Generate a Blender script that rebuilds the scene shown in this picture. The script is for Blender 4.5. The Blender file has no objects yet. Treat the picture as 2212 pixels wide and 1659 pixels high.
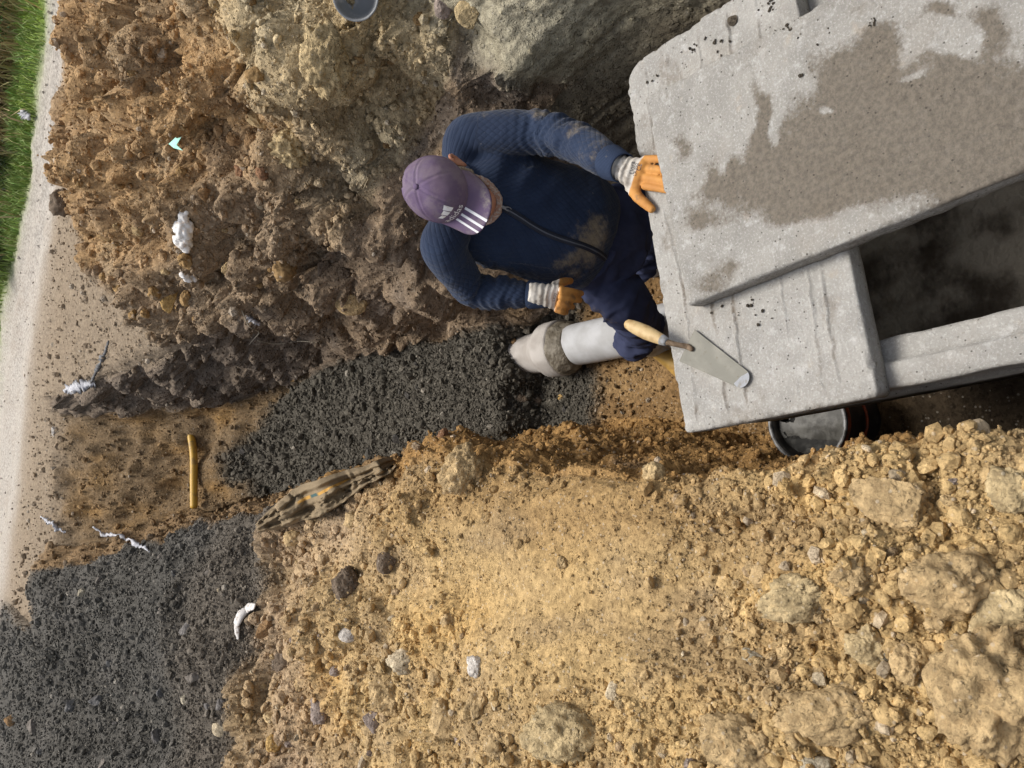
import bpy, math, numpy as np
from mathutils import Vector, Matrix

# ------------------------------------------------------------------ camera, sky, sun, exposure
scene = bpy.context.scene
COL = scene.collection
EYE = np.array([0.0, 0.0, 1.6])
TILT = math.radians(40.0)
FOC = 1662.0                                   # focal length, in units of a 2212 wide frame
FWD = np.array([0, math.cos(TILT), -math.sin(TILT)])
UPV = np.array([0, math.sin(TILT), math.cos(TILT)])
RGT = np.array([1.0, 0, 0])
cam_data = bpy.data.cameras.new('camera')
cam = bpy.data.objects.new('camera', cam_data)
COL.objects.link(cam)
cam_data.sensor_fit = 'HORIZONTAL'
cam_data.sensor_width = 36.0
cam_data.lens = 36.0 * FOC / 2212.0
cam_data.clip_start = 0.05
cam_data.clip_end = 500
# the phone was held sideways: the world's up points to the left of the frame
cam.matrix_world = Matrix(((-UPV[0], RGT[0], -FWD[0], EYE[0]), (-UPV[1], RGT[1], -FWD[1], EYE[1]),
                           (-UPV[2], RGT[2], -FWD[2], EYE[2]), (0, 0, 0, 1)))
scene.camera = cam

SUN_EL, SUN_AZ = math.radians(66), math.radians(14)     # azimuth measured from +Y towards +X
world = bpy.data.worlds.new('World')
scene.world = world
world.use_nodes = True
wn = world.node_tree
wn.nodes.clear()
sky = wn.nodes.new('ShaderNodeTexSky')
sky.sky_type = 'NISHITA'
sky.sun_disc = False
sky.sun_elevation = SUN_EL
sky.sun_rotation = SUN_AZ
sky.dust_density = 4.0
sky.air_density = 1.0
sky.ozone_density = 1.0
bg = wn.nodes.new('ShaderNodeBackground')
bg.inputs['Strength'].default_value = 0.125
hsv = wn.nodes.new('ShaderNodeHueSaturation')            # overcast: the sky is whiter than a clear one
hsv.inputs['Saturation'].default_value = 0.45
wo = wn.nodes.new('ShaderNodeOutputWorld')
wn.links.new(sky.outputs['Color'], hsv.inputs['Color'])
wn.links.new(hsv.outputs['Color'], bg.inputs['Color'])
wn.links.new(bg.outputs['Background'], wo.inputs['Surface'])
sun_data = bpy.data.lights.new('sun', 'SUN')
sun_data.energy = 2.3
sun_data.angle = math.radians(22)
sun_data.color = (1.0, 0.955, 0.88)
sun = bpy.data.objects.new('sun', sun_data)
COL.objects.link(sun)
sd = Vector((math.sin(SUN_AZ) * math.cos(SUN_EL), math.cos(SUN_AZ) * math.cos(SUN_EL), math.sin(SUN_EL)))
sun.rotation_euler = sd.to_track_quat('Z', 'Y').to_euler()
sun.location = (3, 4, 6)
scene.view_settings.view_transform = 'Standard'
scene.view_settings.look = 'None'
scene.view_settings.gamma = 1.0
scene.view_settings.use_curve_mapping = False
scene.view_settings.exposure = 0.50
scene.render.engine = 'CYCLES'
scene.cycles.max_bounces = 6
scene.cycles.diffuse_bounces = 4
scene.cycles.use_denoising = True
scene.render.resolution_x, scene.render.resolution_y = 1024, 768

# ------------------------------------------------------------------ helpers
rng = np.random.default_rng(11)


def sight(px, py):
    return FWD - (px - 1106) / FOC * UPV + (829.5 - py) / FOC * RGT


def at_z(px, py, z):
    d = sight(px, py)
    return EYE + d * (z - EYE[2]) / d[2]


def at_y(px, py, y):
    d = sight(px, py)
    return EYE + d * y / d[1]


def hash3(ix, iy, iz, seed):
    h = (ix.astype(np.uint32) * np.uint32(374761393) + iy.astype(np.uint32) * np.uint32(668265263)
         + iz.astype(np.uint32) * np.uint32(2246822519) + np.uint32((seed * 3266489917) & 0xffffffff))
    h = (h ^ (h >> np.uint32(13))) * np.uint32(1274126177)
    h = (h ^ (h >> np.uint32(16))) * np.uint32(2654435761)
    h = h ^ (h >> np.uint32(15))
    return h.astype(np.float32) * np.float32(1 / 4294967296.0)


def vnoise(p, seed=0):
    """smooth value noise in -1..1"""
    p = np.asarray(p, np.float32)
    f0 = np.floor(p)
    i = f0.astype(np.int64)
    f = p - f0
    f = f * f * f * (f * (f * 6 - 15) + 10)
    out = 0
    for dx in (0, 1):
        wx = f[:, 0] if dx else 1 - f[:, 0]
        for dy in (0, 1):
            wy = f[:, 1] if dy else 1 - f[:, 1]
            for dz in (0, 1):
                wz = f[:, 2] if dz else 1 - f[:, 2]
                out = out + wx * wy * wz * hash3(i[:, 0] + dx, i[:, 1] + dy, i[:, 2] + dz, seed)
    return out * 2 - 1


def fbm(p, scale, octaves=4, seed=0, gain=0.5):
    p = np.asarray(p, np.float32)
    out, a, s, tot = 0, 1.0, scale, 0
    for k in range(octaves):
        out = out + a * vnoise(p * s + 17.3 * k, seed + k)
        tot += a
        a *= gain
        s *= 2.03
    return out / tot


def worley(p, seed=0):
    """distance to the nearest and second nearest cell points, and a random value of the nearest"""
    p = np.asarray(p, np.float32)
    f0 = np.floor(p)
    i = f0.astype(np.int64)
    f = p - f0
    d1 = np.full(len(p), 9.0, np.float32)
    d2 = d1.copy()
    rid = np.zeros(len(p), np.float32)
    for dx in (-1, 0, 1):
        for dy in (-1, 0, 1):
            for dz in (-1, 0, 1):
                a, b, c = i[:, 0] + dx, i[:, 1] + dy, i[:, 2] + dz
                h = hash3(a, b, c, seed)
                q = (h * 64) % 1.0
                r = (h * 4096) % 1.0
                dd = (dx + h - f[:, 0]) ** 2 + (dy + q - f[:, 1]) ** 2 + (dz + r - f[:, 2]) ** 2
                near = dd < d1
                d2 = np.where(near, d1, np.minimum(d2, dd))
                rid = np.where(near, q, rid)
                d1 = np.where(near, dd, d1)
    return np.sqrt(d1), np.sqrt(d2), rid


def sstep(a, b, x):
    t = np.clip((x - a) / (b - a), 0, 1)
    return t * t * (3 - 2 * t)


def build(name, V, F, mat=None, parent=None, smooth=True, col=None, attr=None):
    """V: n x 3 array, F: array of equal polygons or a list of polygons -> one linked mesh object"""
    me = bpy.data.meshes.new(name)
    V = np.asarray(V, np.float32)
    if isinstance(F, np.ndarray):
        k = F.shape[1]
        me.vertices.add(len(V))
        me.vertices.foreach_set('co', V.ravel())
        me.loops.add(F.size)
        me.loops.foreach_set('vertex_index', F.astype(np.int32).ravel())
        me.polygons.add(len(F))
        me.polygons.foreach_set('loop_start', np.arange(0, F.size, k, dtype=np.int32))
        me.update(calc_edges=True)
    else:
        me.from_pydata([tuple(map(float, v)) for v in V], [], F)
        me.update()
    me.polygons.foreach_set('use_smooth', np.full(len(me.polygons), smooth, bool))
    if col is not None:
        a = me.attributes.new('Col', 'FLOAT_COLOR', 'POINT')
        c = np.ones((len(V), 4), np.float32)
        c[:, :3] = col
        a.data.foreach_set('color', c.ravel())
    for k2, vals in (attr or {}).items():
        vals = np.asarray(vals, np.float32)
        if vals.ndim == 2:
            a = me.attributes.new(k2, 'FLOAT_VECTOR', 'POINT')
            a.data.foreach_set('vector', vals.ravel())
        else:
            a = me.attributes.new(k2, 'FLOAT', 'POINT')
            a.data.foreach_set('value', vals)
    if mat is not None:
        me.materials.append(mat)
    o = bpy.data.objects.new(name, me)
    COL.objects.link(o)
    if parent is not None:
        o.parent = parent
    return o


def tag(o, label=None, cat=None, group=None, kind=None):
    for k, v in (('label', label), ('category', cat), ('group', group), ('kind', kind)):
        if v:
            o[k] = v
    return o


def thing(name, label, cat, loc=(0, 0, 0), group=None):
    o = bpy.data.objects.new(name, None)
    o.empty_display_size = 0.05
    COL.objects.link(o)
    o.location = loc
    return tag(o, label, cat, group)


def shift(o, root):
    """geometry written in world coordinates, put under a root that stands elsewhere"""
    o.data.transform(Matrix.Translation(-Vector(root.location)))
    return o


# ------------------------------------------------------------------ materials
class Nodes:
    def __init__(self, name):
        self.m = bpy.data.materials.new(name)
        self.m.use_nodes = True
        self.t = self.m.node_tree
        self.b = self.t.nodes['Principled BSDF']
        self.tc = self.t.nodes.new('ShaderNodeTexCoord')

    def n(self, kind, **kw):
        x = self.t.nodes.new(kind)
        for k, v in kw.items():
            setattr(x, k, v)
        return x

    def put(self, sock, v):
        if isinstance(v, bpy.types.NodeSocket):
            self.t.links.new(v, sock)
        elif v is not None:
            if sock.type == 'RGBA' and len(v) == 3:
                v = (*v, 1)
            sock.default_value = v

    def noise(self, scale, detail=4, rough=0.55, vec=None, dist=0.0):
        x = self.n('ShaderNodeTexNoise')
        x.inputs['Scale'].default_value = scale
        x.inputs['Detail'].default_value = detail
        x.inputs['Roughness'].default_value = rough
        x.inputs['Distortion'].default_value = dist
        self.put(x.inputs['Vector'], vec or self.tc.outputs['Object'])
        return x.outputs['Fac']

    def voro(self, scale, vec=None, feature='F1', out='Distance'):
        x = self.n('ShaderNodeTexVoronoi', feature=feature)
        x.inputs['Scale'].default_value = scale
        self.put(x.inputs['Vector'], vec or self.tc.outputs['Object'])
        return x.outputs[out]

    def ramp(self, fac, lo, hi, a=0.0, b=1.0):
        x = self.n('ShaderNodeMapRange', interpolation_type='SMOOTHSTEP')
        self.put(x.inputs[0], fac)
        x.inputs[1].default_value, x.inputs[2].default_value = lo, hi
        x.inputs[3].default_value, x.inputs[4].default_value = a, b
        return x.outputs[0]

    def math(self, op, a, b=None):
        x = self.n('ShaderNodeMath', operation=op)
        self.put(x.inputs[0], a)
        if b is not None:
            self.put(x.inputs[1], b)
        return x.outputs[0]

    def mix(self, fac, a, b, mode='MIX'):
        x = self.n('ShaderNodeMix', data_type='RGBA', blend_type=mode)
        self.put(x.inputs[0], fac)
        self.put(x.inputs[6], a)
        self.put(x.inputs[7], b)
        return x.outputs[2]

    def attr(self, name, out='Color'):
        x = self.n('ShaderNodeAttribute', attribute_name=name)
        return x.outputs[out]

    def bump(self, height, strength, dist, prev=None):
        x = self.n('ShaderNodeBump')
        x.inputs['Strength'].default_value = strength
        x.inputs['Distance'].default_value = dist
        self.put(x.inputs['Height'], height)
        if prev is not None:
            self.put(x.inputs['Normal'], prev)
        return x.outputs[0]

    def done(self, color=None, rough=None, normal=None, metal=None, spec=None):
        for k, v in (('Base Color', color), ('Roughness', rough), ('Normal', normal), ('Metallic', metal),
                     ('Specular IOR Level', spec)):
            if v is not None:
                self.put(self.b.inputs[k], v)
        return self.m


def simple(name, color, rough=0.7, other=None, scale=20, lo=0.4, hi=0.65, bscale=None, bs=0.3, bd=0.002, metal=None, spec=0.4):
    N = Nodes(name)
    c = color
    if other:
        c = N.mix(N.ramp(N.noise(scale, 6), lo, hi), color, other)
    nm = N.bump(N.noise(bscale, 5), bs, bd) if bscale else None
    return N.done(c, rough, nm, metal, spec)


def soil_material(name, spec=0.15, rough=0.95, s1=48, s2=115, k=1.0):
    """earth: the soil's own colour comes with the mesh, grain and specks are added here"""
    N = Nodes(name)
    base = N.attr('Col')
    obj = N.tc.outputs['Object']
    v1 = N.noise(38, 8, 0.7)
    v2 = N.noise(160, 6, 0.7)
    c = N.mix(N.ramp(v1, 0.34, 0.66), N.mix(1.0, base, (0.66, 0.64, 0.62), 'MULTIPLY'), N.mix(1.0, base, (1.28, 1.27, 1.25), 'MULTIPLY'))
    c = N.mix(N.ramp(v2, 0.58, 0.74, 0, 0.55), c, N.mix(1.0, base, (1.6, 1.6, 1.62), 'MULTIPLY'))
    c = N.mix(N.ramp(v2, 0.40, 0.28, 0, 0.5), c, N.mix(1.0, base, (0.5, 0.48, 0.46), 'MULTIPLY'))
    cell = N.voro(95)
    pick = N.voro(95, out='Color')
    sep = N.n('ShaderNodeSeparateColor')
    N.put(sep.inputs[0], pick)
    spk = N.math('MULTIPLY', N.ramp(cell, 0.42, 0.30), N.ramp(sep.outputs[0], 0.86, 0.93))
    c = N.mix(N.math('MULTIPLY', spk, 0.6), c, N.mix(0.5, base, (0.62, 0.56, 0.47)))
    def crumbs(scale, amp):
        x = N.n('ShaderNodeTexVoronoi', feature='F1')
        x.inputs['Scale'].default_value = scale
        x.inputs['Randomness'].default_value = 1.0
        warp = N.n('ShaderNodeVectorMath', operation='ADD')
        nz = N.n('ShaderNodeTexNoise')
        nz.inputs['Scale'].default_value = scale * .8
        nz.inputs['Detail'].default_value = 3
        sc = N.n('ShaderNodeVectorMath', operation='SCALE')
        N.put(nz.inputs['Vector'], obj)
        N.put(sc.inputs[0], nz.outputs['Color'])
        sc.inputs['Scale'].default_value = .8 / scale
        N.put(warp.inputs[0], obj)
        N.put(warp.inputs[1], sc.outputs[0])
        N.put(x.inputs['Vector'], warp.outputs[0])
        sp = N.n('ShaderNodeSeparateColor')
        N.put(sp.inputs[0], x.outputs['Color'])
        # some cells are proud crumbs, others stay fine matrix
        h = N.math('MULTIPLY', N.ramp(x.outputs['Distance'], .62, .10), N.ramp(sp.outputs[0], .25, .75))
        return h, sp.outputs[1]
    h1, r1 = crumbs(s1, 1)
    h2, r2 = crumbs(s2, 1)
    msk = N.ramp(N.noise(5.5, 4, .6), .42, .60, .12, 1)
    h1, h2 = N.math('MULTIPLY', h1, msk), N.math('MULTIPLY', h2, N.ramp(N.noise(8, 4, .6), .35, .6, .25, 1))
    c = N.mix(N.math('MULTIPLY', h1, .55), c, N.mix(r1, N.mix(1.0, base, (.70, .68, .66), 'MULTIPLY'), N.mix(1.0, base, (1.38, 1.38, 1.38), 'MULTIPLY')))
    c = N.mix(N.math('MULTIPLY', h2, .5), c, N.mix(r2, N.mix(1.0, base, (.66, .64, .62), 'MULTIPLY'), N.mix(1.0, base, (1.5, 1.5, 1.5), 'MULTIPLY')))
    nb = N.bump(h1, .9 * k, .012 * 48 / s1)
    nb = N.bump(h2, .9 * k, .006 * 115 / s2, nb)
    nb = N.bump(N.noise(70, 8, 0.72), 0.7, 0.010, nb)
    nb = N.bump(N.noise(260, 5, 0.7), 0.6, 0.004, nb)
    nb = N.bump(N.ramp(cell, 0.5, 0.1), 0.3, 0.004, nb)
    return N.done(c, rough, nb, None, spec)


MAT_SOIL = soil_material('soil')
MAT_GRAVEL = soil_material('crushed_gravel', .2, .9, 80, 190, .6)
MAT_ROAD = soil_material('compacted_dirt', .1, .95, 70, 170, .5)
MAT_CLAY = soil_material('moist_clay', spec=0.4, rough=0.62)
MAT_STONE = soil_material('stone_and_clod', spec=0.2)

# ------------------------------------------------------------------ terrain: sections across the trench, lofted along it
ys = [-0.9]
while ys[-1] < 60:
    y = ys[-1]
    d = math.hypot(y, 1.75)
    ys.append(y + (0.0058 * d if y < 9.6 else 0.0058 * d * (1 + (y - 9.6) * 0.9)))
ys = np.array(ys)


def key(table):
    t = np.array(table, float)
    return np.interp(ys, t[:, 0], t[:, 1])


depth = ys * 0.766 + 1.03
cx, cz = [None] * 13, [None] * 13
cx[3] = key([(-.9, -.04), (.2, -.10), (.47, -.13), (.89, -.21), (1.35, -.25), (1.8, -.28), (2.3, -.32), (2.64, -.33), (3.2, -.45), (3.76, -.61), (5, -.94), (6.1, -1.2), (8, -1.75), (60, -4)])
cz[3] = key([(-.9, 0), (.9, .0), (1.8, -.02), (2.4, -.03), (2.8, -.08), (3.4, -.1), (3.9, -.02), (6.1, .02), (7, .14), (8, .36), (9.4, .37), (60, .37)])
cx[5] = key([(-.9, -.30), (.5, -.34), (1, -.36), (1.4, -.33), (1.75, -.22), (2, -.18), (2.65, -.19), (3.06, -.28), (4.17, -.49), (5.94, -.95), (6.4, -1.0), (8, -1.5), (60, -3)])
cz[5] = key([(-.9, -1.18), (2.4, -1.15), (2.9, -1.13), (6.2, -1.12), (6.7, -.66), (7.4, -.1), (7.9, .26), (8.3, .37), (60, .37)])
cx[7] = key([(-.9, .98), (1.7, .98), (2.2, .82), (2.5, .55), (2.84, .31), (3.62, .23), (4.98, .13), (6.32, -.27), (8, -.32), (60, 1.2)])
cz[7] = cz[5].copy()
cx[6] = 0.5 * (cx[5] + cx[7])
cz[6] = cz[5] - 0.03 + key([(-.9, 0), (3, 0), (5.6, 0), (6.4, .03), (60, .03)])
cx[9] = key([(-.9, 1.34), (1.5, 1.30), (2.1, 1.22), (2.5, 1.0), (3.0, .76), (3.4, .58), (4.5, .40), (5.4, .33), (6.2, .20), (7, .06), (8, -.14), (60, 3)])
cz[9] = key([(-.9, .12), (1.5, .12), (2.1, .08), (2.7, -.06), (3.4, -.10), (5.4, -.06), (6.2, .06), (7, .22), (8, .37), (60, .37)])
cx[4] = 0.5 * (cx[3] + cx[5]) + 0.01
cz[4] = 0.5 * (cz[3] + cz[5])
cx[8] = 0.48 * cx[9] + 0.52 * cx[7] + key([(-.9, -.02), (2.6, -.02), (3.4, .05), (6, .05), (7, 0), (60, 0)])
cz[8] = 0.5 * (cz[9] + cz[7])
cx[2] = cx[3] - 0.17 * depth
cz[2] = cz[3] + key([(-.9, .08), (1, .10), (2.5, .08), (3.6, .10), (5, .22), (7, .22), (8.6, .14), (9.6, 0), (60, 0)])
cx[1] = np.minimum(-0.56 * depth, cx[2] - 0.1)
cz[1] = cz[3] + key([(-.9, .26), (1, .24), (2.5, .2), (3.6, .28), (5, .46), (7, .42), (9, .30), (10.9, 0), (60, 0)])
cx[0] = cx[1] - 1.5 - 0.4 * depth
cz[0] = cz[1] + key([(-.9, .3), (8, .3), (10, 0), (60, 0)])
cx[10] = cx[9] + key([(-.9, .5), (2, .55), (3.3, .85), (5, .85), (6.5, .75), (8, .7), (60, 4)])
cz[10] = cz[9] + key([(-.9, .42), (2, .42), (3.3, .60), (4.4, .52), (5.3, .42), (6, .26), (6.7, .10), (7.4, .02), (8, .0), (60, 0)])
cx[11] = cx[10] + key([(-.9, .7), (2, .8), (3.3, .9), (5, 1.1), (8, 1.8), (60, 12)])
cz[11] = key([(-.9, .78), (2, .8), (3.3, .76), (4.4, .66), (5.3, .56), (5.9, .46), (6.3, .38), (7, .36), (60, .37)])
cx[12] = np.maximum(cx[11] + .8, 0.60 * depth + .6)
cz[12] = key([(-.9, .85), (3.3, .80), (4.4, .68), (5.3, .56), (5.9, .46), (6.3, .38), (7, .36), (60, .37)])

spans = [20, 250, 100, 75, 75, 55, 55, 75, 75, 165, 130, 45]
CXm, CZm = np.array(cx), np.array(cz)            # 13 x rows
tt = np.concatenate([np.arange(n) / n + k for k, n in enumerate(spans)] + [[12.0]])
k0 = np.minimum(tt.astype(int), 11)
fr = (tt - k0)[:, None]
X = CXm[k0] * (1 - fr) + CXm[k0 + 1] * fr
Z = CZm[k0] * (1 - fr) + CZm[k0 + 1] * fr
X, Z = X.T.copy(), Z.T.copy()                    # rows x columns
NR, NC = X.shape


def smooth_axis(A, width, axis):
    ker = np.exp(-0.5 * (np.arange(-3 * width, 3 * width + 1) / width) ** 2)
    ker /= ker.sum()
    pad = [(0, 0), (0, 0)]
    pad[axis] = (3 * width, 3 * width)
    B = np.pad(A, pad, mode='reflect', reflect_type='odd')
    out = np.zeros_like(A)
    for k, w in enumerate(ker):
        sl = [slice(None), slice(None)]
        sl[axis] = slice(k, k + A.shape[axis])
        out += w * B[tuple(sl)]
    return out


X = smooth_axis(smooth_axis(X, 9, 1), 10, 0)
Z = smooth_axis(smooth_axis(Z, 9, 1), 10, 0)
Y = np.repeat(ys[:, None], NC, 1)
T = np.repeat(tt[None], NR, 0)
P = np.stack([X, Y, Z], -1).reshape(-1, 3)
y_, t_ = P[:, 1].copy(), T.ravel()
x_ = P[:, 0].copy()
fw = sstep(4.6, 5.2, T.ravel()) * sstep(7.5, 6.9, T.ravel())
P[:, 2] += fw * .23 * sstep(3.0, 3.12, y_ + .04 * np.sin(x_ * 23)) * sstep(6.9, 6.2, y_)
N1 = vnoise(P * 1.7, 3)
N2 = fbm(P, 5.0, 4, 8)
N3 = fbm(P, 14.0, 3, 21)

# zones of soil (each becomes an object of its own)
jy, jt = y_ + 0.16 * N2 + 0.05 * N3, t_ + 0.22 * N2
far_line = np.interp(x_, [-6, .78, 1.46, 1.97, 2.74, 3.26, 9], [17.3, 11.04, 9.57, 8.9, 8.42, 7.93, 4.5])
near_line = np.interp(x_, [-8, -3.3, -2.5, -1.19, 0, 1.61, 9], [14.4, 11.6, 10.6, 9.4, 8.75, 7.5, 4.4])
zone = np.full(len(P), 6)
zone[t_ < 3] = 0
zone[(t_ >= 3) & (t_ < 5)] = 2
zone[(t_ >= 5) & (t_ < 7)] = 3
zone[(t_ >= 7) & (t_ < 9)] = 5
heap_edge = 3.85 + np.where(t_ > 2.2, (t_ - 2.2) * -0.1, 0)
zone[(t_ < 3.12) & (jy > heap_edge)] = 1
bed_start = np.interp(x_, [-.3, -.05, .1, .35], [2.5, 2.62, 2.66, 2.7])
zone[(t_ > 4.75) & (t_ < 7.1 - .1 * N3) & (jy > bed_start + .06 * N3) & (y_ < 6.42 - .55 * np.abs(t_ - 5.9) ** 1.7 + .40 * N2)] = 4
zone[(t_ > 4.6) & (t_ < 7.4) & (y_ >= 5.3) & (zone != 4) & (y_ < 8.25)] = 10
zone[(t_ >= 7) & (jt > 7.6) & (t_ < 10.4) & (jy < 1.95 + .25 * (t_ - 8))] = 9
zone[(t_ >= 7) & (t_ < 8.3) & (jy < 2.25)] = 9
road_m = (y_ > near_line + .12 * N2) & (y_ > 6.9) & (T.ravel() < 12.1)
zone[road_m & (zone != 1)] = 7
zone[(y_ > near_line + .1 * N2) & (zone == 1)] = 7
zone[((zone == 6) | (zone == 5)) & (t_ > 8.8) & (t_ < 11.2) & (y_ > 5.75 + .95 * (t_ - 9.1) + .2 * N2)] = 7
zone[(t_ > 2.6) & (t_ < 9.5) & (y_ > 8.12 + .1 * N2)] = 7
zone[y_ > far_line + .08 * N2] = 8
ZONES = {0: 'spoil_heap', 1: 'gravel_heap', 2: 'trench_wall', 3: 'trench_floor', 4: 'gravel_bed', 5: 'trench_wall',
         6: 'earth_bank', 7: 'dirt_road', 8: 'grass_verge', 9: 'clay_wall', 10: 'trench_end_wall'}

# ground beyond the road rises as a grassy slope
over = np.clip(y_ - far_line, 0, 60)
P[:, 2] += np.where(zone == 8, 0.10 * np.minimum(over, 1.2) + 0.22 * np.clip(over - 1.2, 0, 60), 0)
# tyre ruts in the dirt road, a mound on the gravel heap, the slumped hollow of the spoil heap
road_t = (y_ - near_line) / np.maximum(far_line - near_line, .3)
rut = -0.05 * np.exp(-((road_t - .38) / .10) ** 2) - 0.05 * np.exp(-((road_t - .74) / .10) ** 2)
P[:, 2] += np.where(zone == 7, rut * sstep(-4, 0, x_ + 4), 0)


def grid_normals(P):
    G = P.reshape(NR, NC, 3)
    n = np.cross(np.gradient(G, axis=1), np.gradient(G, axis=0))
    n /= np.linalg.norm(n, axis=2, keepdims=True) + 1e-9
    return n.reshape(-1, 3)


d0_ = np.maximum((P - EYE) @ FWD, .05)
fx0, fy0 = ((P - EYE) @ -UPV) / d0_ * FOC + 1106, 829.5 - ((P - EYE) @ RGT) / d0_ * FOC
forms = np.zeros(len(P))
for a, b, ra, rb, h in ((2000, 1240, 300, 190, .07), (1960, 1030, 190, 45, .045), (1760, 1300, 110, 90, .05), (1850, 1550, 220, 100, .06), (1560, 1230, 120, 160, -.07), (1420, 1330, 180, 120, -.05), (1650, 1120, 140, 45, -.05),
                        (1290, 1090, 230, 38, .04), (980, 1020, 70, 40, .07), (900, 1150, 230, 60, .06), (720, 1300, 90, 180, .06), (850, 1470, 90, 110, .05), (690, 1490, 60, 120, -.04), (1180, 1450, 160, 110, .03), (1080, 1590, 120, 60, .04),
                        (1020, 1280, 160, 70, -.03), (720, 130, 80, 100, .16), (835, 320, 60, 55, -.12), (640, 300, 60, 55, .10), (1120, 110, 110, 80, .11), (1010, 100, 50, 35, -.10), (690, 575, 75, 34, -.17), (800, 500, 150, 45, .09),
                        (560, 90, 90, 60, .08), (430, 210, 110, 70, .09), (330, 90, 90, 70, .10), (500, 440, 120, 60, .07), (300, 330, 80, 70, .08), (900, 230, 60, 90, -.09), (980, 180, 60, 60, .08), (470, 30, 40, 60, -.10), (250, 220, 60, 50, -.07),
                        (780, 420, 60, 50, -.07), (620, 730, 110, 22, -.12), (880, 620, 110, 30, .06), (400, 560, 60, 60, .08), (300, 480, 60, 60, .06), (360, 1330, 160, 130, .12), (110, 1300, 70, 130, .12), (200, 1560, 260, 90, -.10), (470, 1500, 60, 130, .05), (230, 1400, 40, 120, -.05)):
    forms += h * np.exp(-(((fx0 - a) / ra) ** 2 + ((fy0 - b) / rb) ** 2))
forms *= (d0_ > .3)
nrm = grid_normals(P)
forms = smooth_axis(forms.reshape(NR, NC), 2, 0).ravel()
P = P + nrm * (forms * np.isin(zone, [0, 1, 2, 5, 6, 9]))[:, None]
nrm = grid_normals(P)
# amplitudes by zone: broad lumps, clods, crumbs
BIG = np.array([.055, .035, .05, .015, .012, .055, .095, .008, .03, .03, .05])
CLOD = np.array([.034, .004, .030, .016, .008, .032, .040, .003, .01, .008, .024])
CRUMB = np.array([.012, .008, .011, .007, .006, .013, .016, .003, .004, .005, .01])


def blend(tab):
    G = tab[zone].reshape(NR, NC)
    return smooth_axis(smooth_axis(G, 4, 1), 4, 0).ravel()


slump = np.exp(-(((x_ + 0.62 + .1 * (y_ - 1.6)) / .26) ** 2 + ((y_ - 1.75) / .62) ** 2)) * (t_ < 3)
slump = np.maximum(slump, np.exp(-(((x_ + .42) / .16) ** 2 + ((y_ - 1.55) / .5) ** 2)) * (t_ < 3))
slump = np.clip(slump * 1.12 + .45 * N2 * (slump > .05), 0, 1)
calm = 1 - 0.86 * slump
grow = np.clip(np.hypot(y_, 1.6) / 3.0, .75, 1.5)     # the far bank shows coarser lumps
lowf = fbm(P, 1.9, 3, 31)
midf = fbm(P, 4.4, 3, 37)
w1, w2, id1 = worley(P * np.array([7.0, 7.0, 8.5]) + .6 * N2[:, None], 5)
w3, w4, id3 = worley(P * 19.0 + .5 * N3[:, None], 9)
w5, w6, id5 = worley(P * 46.0, 12)
lump1 = np.sqrt(np.clip(1 - (w1 / .75) ** 2, 0, 1)) * (id1 > .35) * np.clip((w2 - w1) * 4, 0, 1)
lump3 = np.sqrt(np.clip(1 - (w3 / .7) ** 2, 0, 1)) * (id3 > .3) * np.clip((w4 - w3) * 4, 0, 1)
lump5 = np.sqrt(np.clip(1 - (w5 / .7) ** 2, 0, 1)) * (id5 > .25)
patch = sstep(-.25, .35, vnoise(P * 3.1, 44))          # clods come in drifts
ridge = 1 - np.abs(fbm(P, 9.0, 4, 51))
B, C, M = blend(BIG), blend(CLOD), blend(CRUMB)
w7, w8, id7 = worley(P * 3.6 + .35 * N2[:, None], 15)
slab_ = np.sqrt(np.clip(1 - (w7 / .85) ** 2, 0, 1)) * (id7 > .3) * np.clip((w8 - w7) * 5, 0, 1)
disp = B * calm * grow * (1.2 * lowf + 1.3 * midf + 1.0 * (slab_ - .3) * np.isin(zone, [6, 0, 5]))
disp = disp + C * calm * grow * (0.15 + .85 * patch) * (1.25 * lump1 - .35 + .45 * (ridge - .75))
disp = disp + (M * (calm + .12)) * ((1.3 * lump3 + .85 * lump5) * (.2 + .8 * sstep(-.2, .35, fbm(P, 4.2, 2, 67))) + 1.0 * fbm(P, 60, 3, 61))
gouge = np.where((zone == 9), -0.012 * np.clip(vnoise(np.stack([x_ * 3, y_ * 3.5, P[:, 2] * 40], -1), 71), 0, 1), 0)
P = P + nrm * (disp + gouge)[:, None]


def col3(*a):
    return np.array(a, np.float32)


# colour of each soil
BASE = {0: (.52, .375, .19), 1: (.150, .144, .136), 2: (.30, .19, .085), 3: (.22, .135, .060), 4: (.072, .068, .058), 5: (.21, .155, .105),
        6: (.34, .225, .115), 7: (.44, .405, .36), 8: (.16, .24, .035), 9: (.30, .27, .19), 10: (.185, .13, .075)}
BASE.update({1: (.070, .066, .058), 4: (.076, .069, .056), 0: (.475, .335, .158), 6: (.39, .255, .130), 7: (.45, .42, .38), 2: (.33, .195, .075), 5: (.27, .20, .135)})
tab = np.array([BASE[k] for k in range(11)], np.float32)
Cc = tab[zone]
n4 = fbm(P, 2.4, 4, 81)
n5 = fbm(P, 7.0, 4, 85)
n6 = fbm(P, 3.3, 4, 91)


def tint(mask, color, amount):
    global Cc
    w = (np.clip(amount, 0, 1) * mask)[:, None]
    Cc = Cc * (1 - w) + np.array(color, np.float32) * w


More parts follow.
